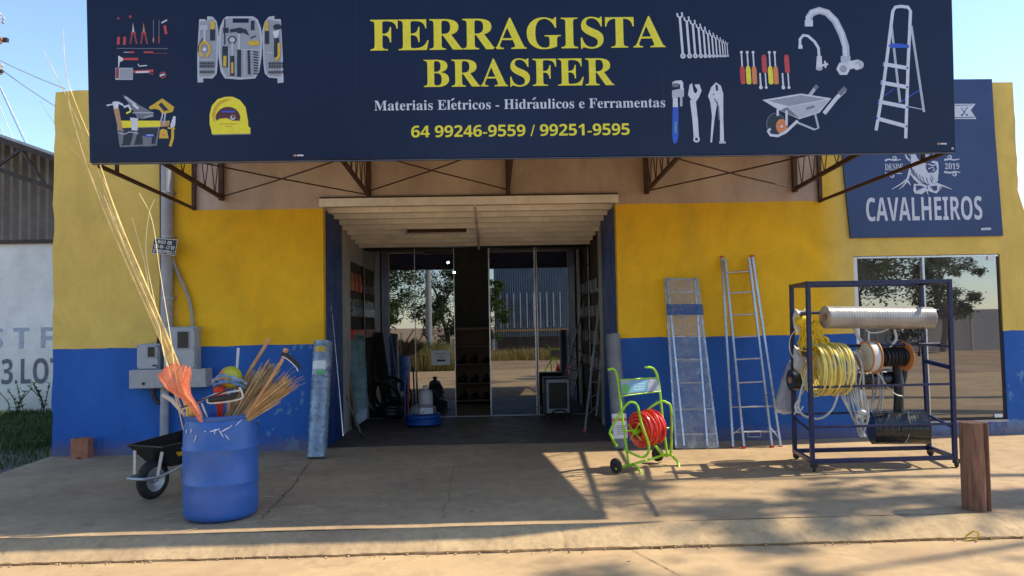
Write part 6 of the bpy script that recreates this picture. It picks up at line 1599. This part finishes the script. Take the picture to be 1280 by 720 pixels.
# bits of straw fallen round the barrel
b = MB(); random.seed(77)
for i in range(70):
    x = random.gauss(-2.1, .45); y = random.gauss(6.75, .3); a = random.uniform(0, 3.14); l = random.uniform(.015, .06)
    if (x + 2.37) ** 2 + (y - 6.74) ** 2 < .13 or y < 6.24: continue
    z = gz(y) + .010; b.tube([(x - cos(a) * l, y - sin(a) * l, z), (x + cos(a) * l, y + sin(a) * l, z)], .0016, 3)
tag(b.build('fallen_straw', M['strawlight']), 'bits of straw scattered on the sidewalk round the blue barrel', 'straw', kind='stuff')

# ------------------------------------------------------------------ trees: tapered trunk, limbs, leaf-sized faces
def make_tree(name, label, x, y, h, crown_r, crown_h, nleaf, leaf, m, seed, group=None, trunk_r=.16, nb=9, cl=46, zbase=-.15, flat=1.0, par=None):
    random.seed(seed)
    t = thing(name, label, 'tree', (x, y, zbase), group)
    base = Vector((x, y, zbase)); zc = h - crown_h / 2
    top = base + Vector((random.uniform(-.3, .3), random.uniform(-.3, .3), h - crown_h * .35))
    b = MB(); tr = smoothpts([base, base.lerp(top, .35) + Vector((.12, .05, 0)), base.lerp(top, .7) - Vector((.1, .06, 0)), top], 4); n = len(tr)
    b.tube(tr, [trunk_r * (1 - .75 * i / (n - 1)) for i in range(n)], 9)
    cs = []
    for k in range(cl):
        a = random.uniform(0, 2 * pi); u = random.random() ** .5; v = random.uniform(-1, 1)
        rr = crown_r * u * math.sqrt(max(0.05, 1 - v * v * .8)); c = Vector((x + rr * cos(a), y + rr * sin(a), zbase + zc + v * crown_h / 2 * flat))
        cs.append((c, crown_r * random.uniform(.13, .30)))
    for k in range(nb):
        c, r = cs[k * (cl // nb)]; s = tr[int(n * random.uniform(.4, .85))]
        mid = s.lerp(c, .5) + Vector((0, 0, .12 * crown_h)); P = smoothpts([s, mid, c], 4)
        b.tube(P, [trunk_r * .42 * (1 - .8 * i / (len(P) - 1)) for i in range(len(P))], 6)
    b.build('trunk', M['trunk'], t, smooth=True)
    vs = []; fs = []
    for i in range(nleaf):
        c, r = cs[random.randrange(cl)]
        d = Vector((random.gauss(0, 1), random.gauss(0, 1), random.gauss(0, .75))); p = c + d * r * .55
        a = random.uniform(0, 2 * pi); s = leaf * random.uniform(.6, 1.4); e = random.uniform(-.9, .5)
        q = Vector((cos(a) * cos(e), sin(a) * cos(e), sin(e))); w = q.cross(Vector((random.uniform(-1, 1), random.uniform(-1, 1), 1))).normalized()
        o_ = len(vs); vs += [p, p + q * s * .5 + w * s * .26, p + q * s, p + q * s * .5 - w * s * .26]; fs.append((o_, o_ + 1, o_ + 2, o_ + 3))
    b = MB(); b.v = [tuple(v) for v in vs]; b.f = fs; b.mi = [0] * len(fs)
    b.build('crown', m, t, smooth=None)
    return t
# the tree east of the frame that dapples the sidewalk, and the one over the road
make_tree('roadside_tree', 'sparse roadside tree right of the shop that dapples the sidewalk', 15.35, 8.0, 16.2, 1.55, 3.0, 1000, .20, M['leaf'], 5, None, cl=15, trunk_r=.3)
make_tree('roadside_tree', 'sparse tree standing at the road edge right of the camera', 16.3, 4.4, 17.5, 3.0, 4.0, 2300, .20, M['leaf'], 9, None, cl=17, trunk_r=.32)
# across the road: seen in the glass
make_tree('street_tree', 'tall feathery tree across the road, left of the pole', -5.9, -14.5, 8.6, 2.4, 6.6, 17000, .17, M['leaf'], 12, 'trees across the road', nb=12, cl=70)
make_tree('street_tree', 'low dark bushy tree across the road beside the pole', -2.4, -15.5, 4.6, 1.9, 3.6, 9000, .15, M['leaf2'], 14, 'trees across the road', cl=50)
make_tree('street_tree', 'small bushy tree by the corner of the blue shed', -.1, -14.2, 4.2, 1.0, 3.2, 5000, .14, M['leaf'], 17, 'trees across the road', trunk_r=.09, cl=34)
make_tree('street_tree', 'broad dark shade tree across the road far right', 17.2, -16, 6.3, 3.6, 3.4, 16000, .20, M['leaf2'], 22, 'trees across the road', nb=12, cl=70)
make_tree('street_tree', 'round dark tree behind the broad shade tree', 21.8, -17, 5.0, 1.7, 3.2, 7000, .18, M['leaf2'], 25, 'trees across the road', cl=44)
make_tree('street_tree', 'spreading tree at the far left across the road', -12.5, -17, 7.5, 3.2, 5.2, 12000, .2, M['leaf2'], 31, 'trees across the road', cl=60)

os_ = thing('opposite_shed', 'pale blue corrugated shed across the road with white posts', 'building', (4, -16, -.15))
n = 120; vs = []
for i in range(n + 1):
    x = .2 + 7.8 * i / n; y = -16.0 + (.05 if i % 2 else 0); vs += [(x, y, .9), (x, y, 5.2)]
MB().add(vs, [(2 * i, 2 * i + 2, 2 * i + 3, 2 * i + 1) for i in range(n)]).build('cladding', M['corrblue'], os_)
MB().box(.2, 8.0, -16.2, -16.06, -.2, 1.0).build('wall', M['darkwall'], os_)
MB().box(.1, 8.3, -22, -15.6, 5.2, 5.3).build('roof', M['roof'], os_)
for i in range(10): MB().box(.5 + i * .36, .5 + i * .36 + .05, -15.72, -15.66, 1.4, 3.3).build('post', M['pwhite'], os_)
MB().box(.2, 8.0, -15.8, -15.6, 1.2, 1.32).build('rail', M['wood'], os_)
MB().box(.2, .35, -22, -16.0, -.2, 5.2).build('side_wall', M['corrblue'], os_); MB().box(7.9, 8.0, -22, -16.0, -.2, 5.2).build('side_wall', M['corrblue'], os_)

op = thing('concrete_pole', 'concrete street pole across the road between the trees', 'pole', (-3.15, -13, -.15))
MB().lathe([(.17, 0), (.12, 8.8)], (-3.15, -13, -.15), (0, 0, 1), 14).build('shaft', M['concl'], op, smooth=True)
MB().box(-4.1, -2.2, -13.06, -12.94, 8.0, 8.12).build('crossarm', M['dsteel'], op)
for (z, nm) in ((8.1, 'upper'), (7.2, 'lower')):
    P = [Vector((-3.15 + (25 * t_ / 12), -13, z - 1.2 * 4 * (t_ / 12) * (1 - t_ / 12) * .4)) for t_ in range(13)]
    tag(MB().tube(P, .02, 5).build('wire', M['dsteel']), '%s wire running right from the concrete pole across the road' % nm, 'wire')
fe = thing('boundary_wall', 'long low grey boundary wall across the road far right', 'wall', (19, -18.5, -.15))
MB().box(11, 32, -18.7, -18.5, -.2, 1.9).build('panel_wall', M['concl'], fe)
for i in range(6): MB().box(12 + i * 2.4, 12.12 + i * 2.4, -18.3, -18.18, -.2, 2.1).build('post', M['palepanel'], fe)
random.seed(40)
zw = lambda x, y: -.14
o = blades('grass', 9000, (-6.5, -1.2), (-8.5, -3.6), .95, M['grassy'], zw, .6, .014); tag(o, 'tall dry grass on the verge just across the road', 'grass', kind='stuff')
o = blades('grass', 4000, (-6.5, -2.0), (-8.5, -4.0), 1.1, M['leaf'], zw, .5, .02); tag(o, 'green weeds mixed in the tall verge grass', 'grass', kind='stuff')
zv = lambda x, y: -.15
o = blades('grass', 12000, (-12, 5), (-14.5, -10.5), .55, M['grassy'], zv, .7, .014); tag(o, 'dry yellow roadside grass across the road', 'grass', kind='stuff')
o = blades('grass', 5000, (-9, -1), (-15, -12), .8, M['leaf'], zv, .6, .02); tag(o, 'taller green weeds under the trees across the road', 'grass', kind='stuff')
